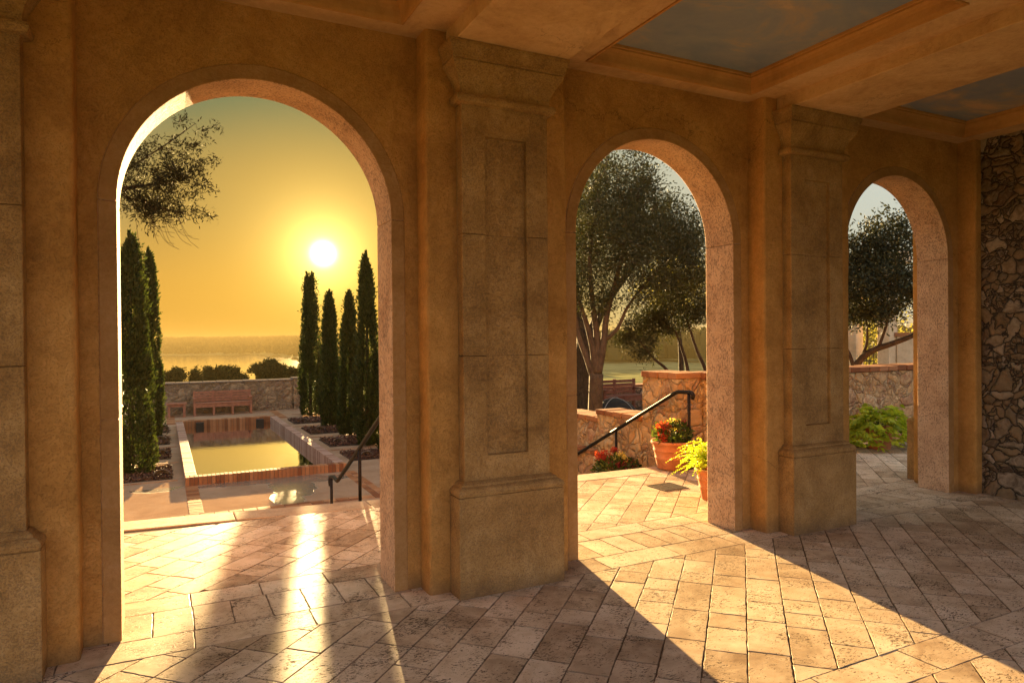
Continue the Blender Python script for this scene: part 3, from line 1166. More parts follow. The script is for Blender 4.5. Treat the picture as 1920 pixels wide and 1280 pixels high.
brick_strip(mb, -8, 21.6, 5, 21.7, ZT - .05, ZT + .006, 'x', rnd, .01, .21)
brick_strip(mb, -8, 23.0, 5, 23.1, ZT - .05, ZT + .006, 'x', rnd, .01, .21)
bedL = [(11.05, 12.49), (13.59, 15.03), (16.0, 17.42), (18.5, 19.9)]
bedR = [(11.28, 12.45), (13.47, 14.92), (16.0, 17.5), (18.66, 20.1)]
for (a, b) in zip(bedL, bedL[1:]):
    y = (a[1] + b[0]) / 2
    brick_strip(mb, -4.2, y - .05, -1.30, y + .05, ZT - .05, ZT + .006, 'x', rnd, .012, .21)
for (a, b) in zip(bedR, bedR[1:]):
    y = (a[1] + b[0]) / 2
    brick_strip(mb, 1.78, y - .05, 4.4, y + .05, ZT - .05, ZT + .006, 'x', rnd, .012, .21)
struct(mb.build('brick_paving', 'brick', bevel=.004, seg=1))

# pool
pool = thing('reflecting_pool', 'long rectangular brick-rimmed reflecting pool in the middle of the sunken terrace', 'pool', (0, 0, 0))
RZ = -.94
mb = MB()
brick_strip(mb, PX0, PY0, PX1, PY0 + .20, ZT - .10, RZ, 'x', rnd, .010, .075)
mb.build('front_rim', 'brick', pool, bevel=.004, seg=1)
mb = MB()
brick_strip(mb, PX0, PY1 - .20, PX1, PY1, ZT - .10, RZ, 'x', rnd, .008, .088)
mb.build('back_rim', 'brick', pool, bevel=.004, seg=1)
mb = MB()
mb.box(PX0 + .006, PY0 + .006, ZT - .1, PX1 - .006, PY0 + .194, RZ - .008)
mb.box(PX0 + .006, PY1 - .194, ZT - .1, PX1 - .006, PY1 - .006, RZ - .008)
mb.box(PX0 + .006, PY0 + .194, ZT - .1, PX0 + .194, PY1 - .194, RZ - .008)
mb.box(PX1 - .194, PY0 + .194, ZT - .1, PX1 - .006, PY1 - .194, RZ - .008)
mb.build('rim_mortar', 'grout', pool)
mb = MB()
brick_strip(mb, PX0, PY0 + .205, PX0 + .20, PY1 - .205, ZT - .10, RZ, 'y', rnd, .008, .088)
mb.build('side_rim', 'brick_pale', pool, bevel=.006, seg=2)
mb = MB()
brick_strip(mb, PX1 - .20, PY0 + .205, PX1, PY1 - .205, ZT - .10, RZ, 'y', rnd, .008, .088)
mb.build('side_rim', 'brick_pale', pool, bevel=.006, seg=2)
mb = MB()
brick_strip(mb, PX0 + .04, PY0 + .04, PX1 - .04, PY0 + .195, ZT - .55, ZT - .101, 'x', rnd, .006, .09)
brick_strip(mb, PX0 + .04, PY1 - .195, PX1 - .04, PY1 - .04, ZT - .55, ZT - .101, 'x', rnd, .006, .09)
brick_strip(mb, PX0 + .04, PY0 + .2, PX0 + .195, PY1 - .2, ZT - .55, ZT - .101, 'y', rnd, .006, .09)
brick_strip(mb, PX1 - .195, PY0 + .2, PX1 - .04, PY1 - .2, ZT - .55, ZT - .101, 'y', rnd, .006, .09)
mb.build('pool_wall', 'brick_wet', pool)
MB().box(PX0 + .02, PY0 + .02, ZT - .6, PX1 - .02, PY1 - .02, ZT - .56).build('pool_floor', 'pool_inner', pool)
for xx in (-.58, 1.19):
    MB().box(xx - .11, PY1 - .42, -1.17, xx + .11, PY1 - .205, -.99).build('water_spout', 'iron', pool, bevel=.01)
wt = MB().box(PX0 + .1, PY0 + .1, -1.45, PX1 - .1, PY1 - .1, -1.14).build('pool_water', 'pool_water')
tag(wt, 'still dark water reflecting the low sun inside the brick pool', 'water')
struct(wt)

# planting beds
rsg = np.random.RandomState(3)


def chips(x0, y0, x1, y1, n, sz, name='mulch'):
    pos = np.stack([rsg.uniform(x0, x1, n), rsg.uniform(y0, y1, n), ZT + .012 + rsg.uniform(0, .05, n)], 1)
    d = rsg.normal(size=(n, 3)); d[:, 2] *= .45
    q = leaf_quads(pos, d, sz, sz * .55, rsg)
    q[:, :, 2] = np.maximum(q[:, :, 2], ZT + .008)
    o = quads(name, q, 'mulch_chips', rsg.rand(n))
    tag(o, 'dark bark mulch spread over a square planting bed', 'mulch', kind='stuff')


mb = MB()
for (a, b) in bedL:
    mb.box(-4.0, a, ZT - .1, -1.45, b, ZT + .006)
for (a, b) in bedR:
    mb.box(2.09, a, ZT - .1, 4.3, b, ZT + .006)
struct(mb.build('bed_soil', 'soil'))
for i, (a, b) in enumerate(bedL):
    chips(-3.2, a + .01, -1.46, b - .01, (5200, 3600, 2400, 1600)[i], (.055, .06, .07, .08)[i])
for i, (a, b) in enumerate(bedR):
    chips(2.10, a + .01, 4.2, b - .01, (4800, 3400, 2400, 1600)[i], (.055, .06, .07, .08)[i])


def ground_light(x, y, label, sc=1.0):
    t = thing('ground_light', label, 'ground light', (x, y, ZT), 'pale ground lights in the mulch beds')
    mb = MB()
    vs, fs = [], []
    n = 10
    for j in range(5):
        a = math.pi / 2 * j / 4
        for k in range(n):
            th = math.pi * k / (n - 1)
            vs.append((.15 * sc * math.cos(th) * math.cos(a * .9), .13 * sc * math.sin(a) - .02, .04 + .11 * sc * math.sin(th) * (1 - .35 * math.sin(a))))
    for j in range(4):
        for k in range(n - 1):
            fs.append((j * n + k, j * n + k + 1, (j + 1) * n + k + 1, (j + 1) * n + k))
    mb.add(vs, fs)
    o = mb.build('hood', 'pale_stone', t, smooth=True)
    sd = o.modifiers.new('solid', 'SOLIDIFY'); sd.thickness = .012
    MB().lathe([(.05 * sc, 0), (.05 * sc, .05), (.035 * sc, .06)], (0, .04, 0), 14).build('lamp_body', 'iron', t)


for (x, y, l, s_) in ((-1.63, 11.36, 'pale hooded ground light in the nearest bed left of the pool', 1.0),
                      (-1.67, 14.12, 'pale hooded ground light in the second bed left of the pool', 1.0),
                      (-1.67, 16.66, 'pale hooded ground light in the third bed left of the pool', 1.0),
                      (2.47, 16.62, 'small pale ground light beside the second cypress from the far wall, right of the pool', .9),
                      (2.38, 13.90, 'small pale ground light in the second bed right of the pool', .9),
                      (2.5, 11.6, 'pale ground light in the nearest bed right of the pool', .9),
                      (2.45, 19.1, 'small pale ground light at the foot of the farthest cypress right of the pool', .8)):
    ground_light(x, y, l, s_)

# ------------------------------------------------------------------ stone walls
def cap_row(mb, x0, y0, x1, y1, z0, z1, rg, along, size=.2, over=.03):
    if along == 'x':
        n = max(1, round((x1 - x0) / size)); w = (x1 - x0) / n
        for i in range(n):
            j = rg.uniform(-.006, .006); k = rg.uniform(-.01, .01)
            mb.box(x0 + i * w + .004, y0 - over + k, z0, x0 + (i + 1) * w - .004, y1 + over + k, z1 + j, rg.random())
    else:
        n = max(1, round((y1 - y0) / size)); w = (y1 - y0) / n
        for i in range(n):
            j = rg.uniform(-.006, .006); k = rg.uniform(-.01, .01)
            mb.box(x0 - over + k, y0 + i * w + .004, z0, x1 + over + k, y0 + (i + 1) * w - .004, z1 + j, rg.random())


def rough_wall(mb, x0, y0, z0, x1, y1, z1, step=.10, amp=.016, seed=1):
    """box whose faces bulge like laid stone"""
    rg = random.Random(seed)
    cache = {}

    def off(x, y, z):
        k = (round(x, 3), round(y, 3), round(z, 3))
        if k not in cache:
            cache[k] = (rg.uniform(-amp, amp), rg.uniform(-amp, amp), 0)
        o = cache[k]
        return (x + o[0], y + o[1], z)
    nx, ny, nz = [max(1, round(d / step)) for d in (x1 - x0, y1 - y0, z1 - z0)]
    P = lambda i, j, k: off(x0 + (x1 - x0) * i / nx, y0 + (y1 - y0) * j / ny, z0 + (z1 - z0) * k / nz)
    for i in range(nx):
        for k in range(nz):
            mb.add([P(i, 0, k), P(i + 1, 0, k), P(i + 1, 0, k + 1), P(i, 0, k + 1)], [(0, 1, 2, 3)])
            mb.add([P(i, ny, k), P(i + 1, ny, k), P(i + 1, ny, k + 1), P(i, ny, k + 1)], [(3, 2, 1, 0)])
    for j in range(ny):
        for k in range(nz):
            mb.add([P(0, j, k), P(0, j + 1, k), P(0, j + 1, k + 1), P(0, j, k + 1)], [(3, 2, 1, 0)])
            mb.add([P(nx, j, k), P(nx, j + 1, k), P(nx, j + 1, k + 1), P(nx, j, k + 1)], [(0, 1, 2, 3)])
    mb.box(x0 + amp, y0 + amp, z0, x1 - amp, y1 - amp, z1 - .002)


w = thing('stepped_wall', 'rubble stone wall with brick caps, stepping down beside the handrail', 'wall', (4.15, 2.9, 0))
mb = MB()
rough_wall(mb, 4.15 - 4.15, 0, -1.1, .38, .74, 1.045, seed=2)
rough_wall(mb, .0, .742, -1.1, .38, 1.82, .44, seed=3)
rough_wall(mb, .10, 1.822, -1.1, .48, 9.38, .30, seed=4)
rough_wall(mb, -.08, 1.70, -1.1, .098, 3.6, -.16, seed=14)
mb.build('stone_body', 'rubble_warm', w, weld=True)
mb = MB()
cap_row(mb, 0, .0, .38, .74, 1.047, 1.125, rnd, 'y', .2)
cap_row(mb, 0, .76, .38, 1.82, .442, .515, rnd, 'y', .2)
cap_row(mb, .10, 1.86, .48, 9.34, .302, .375, rnd, 'y', .2)
cap_row(mb, -.08, 1.70, .06, 3.6, -.158, -.10, rnd, 'y', .2, .02)
mb.build('brick_cap', 'brick', w, bevel=.01)
w = thing('parapet_wall', 'long rubble stone parapet with red brick cap behind the potted plants', 'wall', (4.53, 2.87, 0))
mb = MB()
rough_wall(mb, .005, 0, 0, 7.4, .38, 1.03, seed=6)
mb.build('stone_body', 'rubble_warm', w, weld=True)
mb = MB()
cap_row(mb, -.02, 0, 7.4, .38, 1.035, 1.115, rnd, 'x', .21)
mb.build('brick_cap', 'brick', w, bevel=.01)
# fill between the two walls at the corner
w = thing('far_wall', 'low rubble stone wall with thin pale coping behind the red bench', 'wall', (0, 23.55, ZT))
mb = MB()
rough_wall(mb, -12, 0, 0, 2.85, .45, 1.11, .14, .02, seed=8)
mb.build('stone_body', 'rubble_far', w, weld=True)
mb = MB()
rough_wall(mb, 2.853, -.06, 0, 3.25, .5, 1.16, .14, .02, seed=9)
mb.build('end_post', 'rubble_far', w, weld=True)
mb = MB()
cap_row(mb, -12, 0, 2.85, .45, 1.112, 1.165, rnd, 'x', .45, .04)
cap_row(mb, 2.82, 0, 3.28, .45, 1.165, 1.215, rnd, 'x', .5, .06)
mb.build('coping', 'pale_stone', w, bevel=.01)
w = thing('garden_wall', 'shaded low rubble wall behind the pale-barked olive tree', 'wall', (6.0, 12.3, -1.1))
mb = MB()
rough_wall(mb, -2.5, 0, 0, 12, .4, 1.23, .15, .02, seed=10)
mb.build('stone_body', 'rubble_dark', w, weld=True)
mb = MB()
cap_row(mb, -2.5, 0, 12, .4, 1.232, 1.29, rnd, 'x', .4, .04)
mb.build('coping', 'brick', w, bevel=.01)

# garden ground behind the walls
struct(MB().box(4.56, 3.26, -1.3, 22, 12.3, -.45).build('garden_ground', 'soil'))


# ------------------------------------------------------------------ furniture
def bench(label, loc, wood, W=1.86, secs=3, rz=0):
    t = thing('garden_bench', label, 'bench', loc, 'slatted wooden garden benches', rz)
    m = wood
    def bx(name, *a): return MB().box(*a).build(name, m, t, bevel=.006)
    n = secs + 1
    for i in range(n):
        x = -W / 2 + i * W / secs
        w_ = .035
        bx('leg', x - w_, 0, 0, x + w_, .07, .60 if i in (0, n - 1) else .42)
        bx('leg', x - w_, .48, 0, x + w_, .545, .86)
    mb = MB()
    for j in range(6):
        mb.box(-W / 2 - .02, -.01 + j * .085, .425, W / 2 + .02, .06 + j * .085, .45)
    mb.build('seat', m, t, bevel=.004)
    mb = MB()
    for i in range(secs):
        xa, xb = -W / 2 + i * W / secs + .036, -W / 2 + (i + 1) * W / secs - .036
        mb.box(xa, .01, .30, xb, .045, .42)
    mb.build('apron', m, t, bevel=.004)
    mb = MB()
    for i in range(secs):
        xa, xb = -W / 2 + i * W / secs + .036, -W / 2 + (i + 1) * W / secs - .036
        for k in range(4):
            z = .475 + k * .095
            mb.box(xa, .485, z, xb, .51, z + .078)
    mb.build('backrest', m, t, bevel=.004)
    for sx in (-1, 1):
        mb = MB()
        mb.box(sx * W / 2 - .05, -.05, .60, sx * W / 2 + .05, .50, .63)
        mb.build('armrest', m, t, bevel=.006)
    return t


bench('long three-section red-brown slatted bench against the far rubble wall', (.32, 22.75, ZT), 'bench_wood')
t = thing('side_table', 'small red-brown wooden side table left of the long bench', 'table', (-1.18, 22.95, ZT))
MB().box(-.32, -.25, .44, .32, .25, .49).build('table_top', 'bench_wood', t, bevel=.006)
for sx in (-1, 1):
    for sy in (-1, 1):
        MB().box(sx * .24 - .04, sy * .18 - .04, 0, sx * .24 + .04, sy * .18 + .04, .44).build('leg', 'bench_wood', t, bevel=.005)
for sy in (-1, 1):
    MB().box(-.2, sy * .18 - .015, .36, .2, sy * .18 + .015, .438).build('apron', 'bench_wood', t)
bench('shaded dark wooden bench beside the netted dome', (9.45, 11.3, -.45), 'bench_far_wood', 1.3, 2)
t = thing('wire_dome', 'dark netted dome with two pale arched hoops behind the olive trunk', 'garden dome', (7.62, 9.2, -.45))
mb = MB()
prof = [(.60 * math.cos(a), .62 * math.sin(a)) for a in [math.pi / 2 * k / 10 for k in range(10)]] + [(.02, .62)]
mb.lathe(prof, (0, 0, 0), 28)
mb.build('net', 'dark_net', t, smooth=True)
for az in (.45, 1.9):
    pts_ = []
    for k in range(17):
        a = math.pi * k / 16
        pts_.append((.62 * math.cos(a) * math.cos(az), .62 * math.cos(a) * math.sin(az), .64 * math.sin(a)))
    MB().tube(pts_, .007, 6).build('hoop', 'wire_pale', t)


# ------------------------------------------------------------------ pots and flowers
def pot(parent, r=.24, h=.33):
    prof = [(.70 * r, 0), (.72 * r, .02 * h), (.80 * r, .36 * h), (.825 * r, .37 * h), (.83 * r, .41 * h), (.815 * r, .43 * h), (.88 * r, .64 * h), (.905 * r, .65 * h), (.91 * r, .69 * h), (.89 * r, .71 * h), (.93 * r, .88 * h), (1.0 * r, .90 * h), (1.02 * r, .95 * h), (1.0 * r, 1.0 * h), (.93 * r, 1.0 * h), (.90 * r, .93 * h), (.3 * r, .92 * h)]
    return MB().lathe(prof, (0, 0, 0), 40).build('pot', 'terracotta', parent, smooth=True)


def foliage(name, parent, c, rad, n, L, W, mat, seed, shell=.55, up=.4, droop=.15, clump=0):
    rs = np.random.RandomState(seed)
    if clump:
        cc = rs.normal(size=(clump, 3)); cc = unit(cc) * rs.uniform(shell, 1.0, (clump, 1))
        cc[:, 2] = np.abs(cc[:, 2]) * 1.1 - .25
        idx = rs.randint(0, clump, n)
        p = cc[idx] + rs.normal(size=(n, 3)) * .20
        d = cc[idx] * .8 + rs.normal(size=(n, 3)) * .6
    else:
        p = unit(rs.normal(size=(n, 3))) * rs.uniform(shell, 1, (n, 1))
        d = p + rs.normal(size=(n, 3)) * .6
    d[:, 2] += up
    pos = p * np.array(rad) + np.array(c)
    q = leaf_quads(pos, d, L, W, rs, droop)
    return quads(name, q, mat, rs.rand(n), parent)


t = thing('potted_plant', 'terracotta pot of red and yellow flowers at the foot of the rail post', 'potted plant', (3.84, 2.66, 0.0), 'terracotta pots on the landing')
pot(t, .245, .33).location = (0, 0, .012)
foliage('foliage', t, (0, 0, .42), (.24, .20, .14), 900, .065, .028, 'plant_leaf', 11)
foliage('red_flower', t, (-.15, -.03, .50), (.09, .09, .085), 330, .030, .022, 'red_flower', 12, 0.1)
foliage('yellow_flower', t, (.03, .0, .53), (.10, .08, .07), 260, .028, .020, 'yellow_flower', 13, 0.1)
foliage('dark_blossoms', t, (.16, .02, .50), (.09, .08, .08), 300, .028, .02, 'maroon_flower', 14, 0.1)
foliage('red_flower', t, (-.20, -.08, .40), (.06, .06, .07), 120, .026, .02, 'red_flower', 15, 0.1)

t = thing('potted_plant', 'low clump of red and cream flowers on the steps in front of the stepped wall', 'potted plant', (3.80, 3.75, step_z(3.75)), 'flowers on the steps')
zb = -step_z(3.75)
pot(t, .20, .26)
foliage('foliage', t, (0, 0, zb - .22), (.34, .26, .20), 1300, .075, .035, 'plant_leaf', 21)
foliage('red_flower', t, (-.12, .14, zb - .03), (.12, .12, .09), 420, .032, .022, 'red_flower', 22, .1)
foliage('yellow_flower', t, (.05, -.04, zb - .03), (.10, .10, .08), 320, .030, .022, 'yellow_flower', 23, .1)
foliage('dark_blossoms', t, (.02, -.10, zb - .11), (.20, .16, .07), 380, .030, .02, 'maroon_flower', 24, .1)
foliage('red_flower', t, (.10, .16, zb + .03), (.06, .06, .05), 120, .030, .022, 'red_flower', 25, .1)

# sunlit fern in a pot half hidden by the jamb
t = thing('potted_fern', 'bright yellow-green fern in a terracotta pot half hidden by the arch jamb', 'potted plant', (3.22, 1.25, 0), 'terracotta pots on the landing')
pot(t, .205, .30)
rs = np.random.RandomState(5)
fr = []
for i in range(190):
    az = rs.uniform(0, 2 * math.pi); el = rs.uniform(.25, 1.5)
    L = rs.uniform(.26, .56)
    d = np.array([math.cos(az) * math.cos(el), math.sin(az) * math.cos(el), math.sin(el)])
    base_ = np.array([rs.uniform(-.07, .07), rs.uniform(-.07, .07), .30])
    side = np.cross(d, [0, 0, 1]); side /= np.linalg.norm(side)
    for s_ in np.linspace(.12, 1, 24):
        p = base_ + d * L * s_ + np.array([0, 0, -1]) * (L * .50 * s_ ** 2.6) + (np.array([math.cos(az), math.sin(az), 0]) * .05 * s_)
        wl_ = .055 * (1 - s_ * .75)
        for sg in (-1, 1):
            dd = side * sg + d * .5 + rs.normal(size=3) * .18
            fr.append((p, dd, wl_))
P_ = np.array([f[0] for f in fr]); D_ = np.array([f[1] for f in fr]); L_ = np.array([[f[2]] for f in fr])
quads('fronds', leaf_quads(P_, D_, L_, .017, rs), 'fern_leaf', rs.rand(len(P_)), t)
foliage('orange_bloom', t, (-.10, -.04, .34), (.06, .05, .04), 60, .03, .025, 'red_flower', 55, .1)

# sweet potato vine in front of the parapet, seen through the right arch
t = thing('potted_vine', 'sprawling lime-green vine in a terracotta pot below the parapet in the right arch', 'potted plant', (7.30, 2.42, 0), 'terracotta pots on the landing')
pot(t, .19, .30)
rs = np.random.RandomState(8)
n = 400
az = rs.uniform(0, 2 * math.pi, n); rr = rs.uniform(.05, 1, n) ** .6
p = np.stack([np.cos(az) * rr * .62, np.sin(az) * rr * .34, .40 * (1 - rr ** 2) + .12 + rs.normal(size=n) * .07], 1)
p[:, 2] = np.maximum(p[:, 2], .03)
d = np.stack([np.cos(az), np.sin(az) - .3, -.15 + rs.normal(size=n) * .35], 1)
q = []
for k in range(3):      # lobed leaves: three blades from one stalk
    a = (k - 1) * .75
    dd = np.stack([d[:, 0] * math.cos(a) - d[:, 1] * math.sin(a), d[:, 0] * math.sin(a) + d[:, 1] * math.cos(a), d[:, 2]], 1)
    q.append(leaf_quads(p, dd, .115, .055, rs, .15))
quads('foliage', np.concatenate(q), 'vine_leaf', np.tile(rs.rand(n), 3), t)
for i in range(5):
    a = i * 1.3
    MB().tube([(0, 0, .3), (.2 * math.cos(a), .12 * math.sin(a), .42), (.48 * math.cos(a), .26 * math.sin(a), .16)], [.008, .006, .004], 6).build('stem', 'plant_leaf', t)
del p


# ------------------------------------------------------------------ trees
def curve(p0, p1, n, bow, rs):
    p0, p1 = np.array(p0, float), np.array(p1, float)
    off = rs.normal(size=3) * bow * np.linalg.norm(p1 - p0)
    return [tuple(p0 + (p1 - p0) * t + off * math.sin(math.pi * t)) for t in np.linspace(0, 1, n)]


def smooth_line(pts_, k=4):
    """Catmull-Rom through the points"""
    P = [np.array(p, float) for p in pts_]
    P = [2 * P[0] - P[1]] + P + [2 * P[-1] - P[-2]]
    out = []
    for i in range(1, len(P) - 2):
        for t in np.linspace(0, 1, k, endpoint=False):
            a, b, c, d = P[i - 1], P[i], P[i + 1], P[i + 2]
            out.append(.5 * ((2 * b) + (c - a) * t + (2 * a - 5 * b + 4 * c - d) * t * t + (3 * b - a - 3 * c + d) * t ** 3))
    out.append(P[-2])
    return out


def tree(name, label, cat, limbs, blobs, leaf, per, mat, bark, seed, group=None, cl_sigma=.12, upb=.1, twig=.012, bare=0, leafn=None):
    """limbs: list of ([points], r0, r1); blobs: (centre, radii, clusters). World coordinates, first limb point = base."""
    rs = np.random.RandomState(seed)
    base_ = Vector(limbs[0][0][0])
    t = thing(name, label, cat, base_, group)
    o = np.array(base_)
    tr = MB()
    nodes, nr = [], []
    for (pts_, r0, r1) in limbs:
        sp = smooth_line([np.array(q_) - o for q_ in pts_], 5)
        rad = [r0 + (r1 - r0) * i / (len(sp) - 1) for i in range(len(sp))]
        tr.tube(sp, rad, 10, caps=True)
        k0 = len(sp) // 3
        nodes += sp[k0:]; nr += rad[k0:]
    nodes = list(nodes)
    att = []
    for (c, r_, n_) in blobs:
        a = unit(rs.normal(size=(n_, 3))) * (rs.uniform(0, 1, (n_, 1)) ** .42)
        att.append(a * np.array(r_) + np.array(c) - o)
    att = np.concatenate(att)
    N0 = np.array(nodes)
    dist = np.array([np.min(np.linalg.norm(N0 - a, axis=1)) for a in att])
    order = np.argsort(dist)
    arr = N0.copy(); nrad = list(nr)
    LP, LD = [], []
    for i in order:
        a = att[i]
        dd = np.linalg.norm(arr - a, axis=1)
        j = int(np.argmin(dd))
        s_ = arr[j]
        n_ = max(3, int(dd[j] / .18) + 2)
        c = curve(s_, a, n_, .10, rs)
        r0 = min(nrad[j] * .6, twig * (1 + dd[j] * 1.4)); r0 = max(r0, twig * .5)
        tr.tube(c, [r0 + (twig * .35 - r0) * k / (n_ - 1) for k in range(n_)], 5, caps=False)
        arr = np.concatenate([arr, np.array(c[1:])])
        nrad += [max(twig * .5, r0 * .8)] * (n_ - 1)
        if rs.rand() < bare:
            continue
        m = int(per * rs.uniform(.5, 1.5))
        axis = a - s_; axis /= (np.linalg.norm(axis) + 1e-6)
        along = rs.uniform(-1.3, 1.1, (m, 1))
        LP.append(a + axis * along * cl_sigma * 1.4 + rs.normal(size=(m, 3)) * cl_sigma * .75)
        LD.append(axis * .9 + rs.normal(size=(m, 3)) * .75 + np.array([0, 0, upb]))
    tr.build('trunk', bark, t, smooth=True)
    P = np.concatenate(LP); D = np.concatenate(LD)
    quads('crown', leaf_quads(P, D, leaf[0], leaf[1], rs), mat, rs.rand(len(P)), t)
    return t


BOUGH = []
_rg = random.Random(4)
for (ox, oz, tx, tz, w_, n_) in ((-1.7, 3.9, -.80, 4.98, .10, 7), (-1.6, 4.1, -1.28, 5.02, .09, 5), (-1.7, 4.0, -.86, 4.42, .13, 9), (-1.8, 3.85, -.93, 4.02, .15, 10),
                                 (-1.9, 3.7, -.98, 3.55, .13, 9), (-2.0, 4.0, -1.62, 4.66, .11, 7), (-2.1, 3.9, -1.95, 4.42, .11, 6), (-1.9, 3.7, -1.35, 3.62, .14, 8), (-1.9, 3.8, -1.15, 4.28, .14, 8)):
    for k in range(6):
        t_ = .18 + .82 * k / 5
        BOUGH.append(((ox + (tx - ox) * t_ + _rg.uniform(-.05, .05), 8 + _rg.uniform(-.2, .2), oz + (tz - oz) * t_ + _rg.uniform(-.05, .05)), (w_ * (1.25 - .6 * t_), .14, w_ * (1.15 - .6 * t_)), max(2, int(n_ * (1.1 - .75 * t_)))))
# branch of an olive that leans in from the left of the left arch
tree('olive_tree', 'olive tree leaning in from behind the left jamb, its leafy bough against the sky', 'tree',
     [([(-4.9, 8.3, ZT), (-4.8, 8.25, .4), (-4.6, 8.2, 1.8)], .17, .13),
      ([(-4.6, 8.2, 1.7), (-3.9, 8.15, 2.9), (-2.9, 8.1, 3.62), (-2.1, 8.0, 3.86), (-1.5, 8.0, 4.0)], .09, .008),
      ([(-2.7, 8.1, 3.62), (-2.0, 8.05, 4.2), (-1.5, 8.0, 4.6), (-1.1, 7.95, 4.95)], .020, .004),
      ([(-2.2, 8.05, 3.80), (-1.7, 8.1, 3.65), (-1.2, 8.1, 3.55)], .014, .005),
      ([(-4.6, 8.2, 1.8), (-5.0, 8.3, 3.0), (-5.4, 8.2, 4.2)], .10, .03)],
     BOUGH + [((-2.0, 8.0, 3.75), (.30, .3, .28), 34), ((-1.75, 8.0, 3.45), (.26, .2, .14), 14),
      ((-2.8, 8.0, 3.9), (.7, .8, .6), 60), ((-5.2, 8.2, 4.3), (1.1, 1.1, .8), 60)],
     (.075, .017), 26, 'bough_leaf', 'bark_dark', 41, cl_sigma=.062, twig=.006, upb=.25)
rs = np.random.RandomState(91)
tw = MB()
for i in range(13):
    x0 = rs.uniform(-2.1, -1.3)
    p0 = np.array([x0, 8.0 + rs.uniform(-.2, .2), 3.5 + rs.uniform(-.1, .1)])
    p1 = p0 + np.array([rs.uniform(.05, .45), rs.uniform(-.1, .1), -rs.uniform(.3, .62)])
    mid = (p0 + p1) / 2 + np.array([.0, 0, -.12])
    tw.tube(smooth_line([p0, mid, p1], 4), .0028, 4, caps=False)
ol = [o for o in COL.objects if o.name == 'olive_tree'][0]
oo = tw.build('bare_twig', 'bark_dark', ol)
oo.location = -Vector(ol.location)

# big olive behind the middle arch
Bx = lambda x, y, z: (x, y, z)
tree('olive_tree', 'large pale-barked olive with many rising limbs in the middle arch', 'tree',
     [([(6.12, 7.78, -.45), (6.14, 7.77, .2), (6.16, 7.76, .84)], .15, .14),
      ([(6.15, 7.76, .62), (6.0, 7.85, 1.15), (5.86, 7.95, 1.65), (5.78, 8.0, 2.4)], .075, .035),
      ([(6.16, 7.76, .84), (6.10, 7.8, 1.4), (5.98, 7.88, 1.95), (5.80, 8.0, 2.6)], .085, .03),
      ([(6.17, 7.76, .8), (6.18, 7.76, 1.6), (6.12, 7.8, 2.2), (6.08, 7.83, 3.2), (6.2, 7.7, 4.3)], .08, .025),
      ([(6.19, 7.74, .84), (6.28, 7.68, 1.4), (6.34, 7.64, 2.0), (6.50, 7.55, 2.7), (6.70, 7.4, 3.6), (6.9, 7.3, 4.4)], .08, .025),
      ([(6.30, 7.67, 1.5), (6.52, 7.52, 1.75), (6.68, 7.42, 2.15), (6.95, 7.2, 2.6), (7.4, 6.9, 3.2)], .045, .015)],
     [((6.2, 7.7, 3.6), (1.0, 1.0, 1.1), 130), ((6.9, 7.3, 3.4), (1.0, .9, .85), 130), ((6.4, 7.5, 4.7), (.95, .9, .8), 90), ((7.6, 6.75, 3.2), (.7, .65, .70), 80), ((7.7, 6.6, 2.75), (.5, .5, .3), 30),
      ((5.7, 8.0, 2.9), (.7, .7, .9), 60), ((7.1, 7.1, 2.6), (.75, .6, .35), 45), ((6.2, 7.8, 2.35), (.6, .6, .35), 26), ((6.9, 7.2, 4.5), (.5, .5, .35), 16), ((7.3, 6.9, 4.1), (.3, .3, .28), 8)],
     (.070, .024), 85, 'olive_leaf', 'bark_pale', 42, cl_sigma=.15, twig=.009)
tree('oak_tree', 'dark rough-trunked tree standing close behind the pale olive', 'tree',
     [([(8.0, 11.0, -.6), (8.0, 11.05, .6), (8.05, 11.0, 1.8)], .32, .24),
      ([(8.02, 11.0, 1.3), (8.4, 10.8, 2.3), (9.2, 10.3, 3.6)], .17, .06),
      ([(8.02, 11.0, 1.5), (7.7, 11.2, 2.6), (7.4, 11.3, 4.0)], .17, .06)],
     [((8.3, 11.0, 4.6), (1.9, 1.7, 1.5), 150), ((7.3, 11.3, 3.2), (1.0, 1.0, 1.1), 60), ((9.6, 10.2, 4.2), (1.2, 1.2, .9), 70), ((7.3, 11.4, 1.7), (.5, .5, .7), 22)],
     (.085, .045), 60, 'oak_leaf', 'bark_dark', 43, cl_sigma=.20, twig=.012)
tree('small_olive_tree', 'small many-stemmed olive behind the tall end of the stepped wall', 'tree',
     [([(8.2, 7.4, -.45), (8.22, 7.4, .6), (8.18, 7.45, 1.1), (8.0, 7.55, 1.7)], .055, .022),
      ([(8.2, 7.4, -.40), (7.9, 7.6, .75), (7.65, 7.8, 1.1), (7.4, 8.0, 1.5)], .045, .014),
      ([(8.5, 7.2, -.45), (8.52, 7.18, .7), (8.35, 7.3, 1.3), (8.2, 7.4, 1.9)], .055, .02),
      ([(8.52, 7.18, .7), (8.62, 7.1, 1.3), (8.6, 7.1, 2.0)], .04, .015)],
     [((7.55, 7.95, 1.85), (.52, .4, .42), 85), ((8.0, 7.6, 2.1), (.65, .5, .50), 105), ((8.5, 7.2, 2.3), (.6, .5, .55), 80), ((7.2, 8.2, 1.55), (.28, .25, .20), 20), ((7.5, 7.95, 1.25), (.26, .2, .13), 13)],
     (.062, .022), 70, 'olive_leaf', 'bark_dark', 44, cl_sigma=.10, twig=.007)
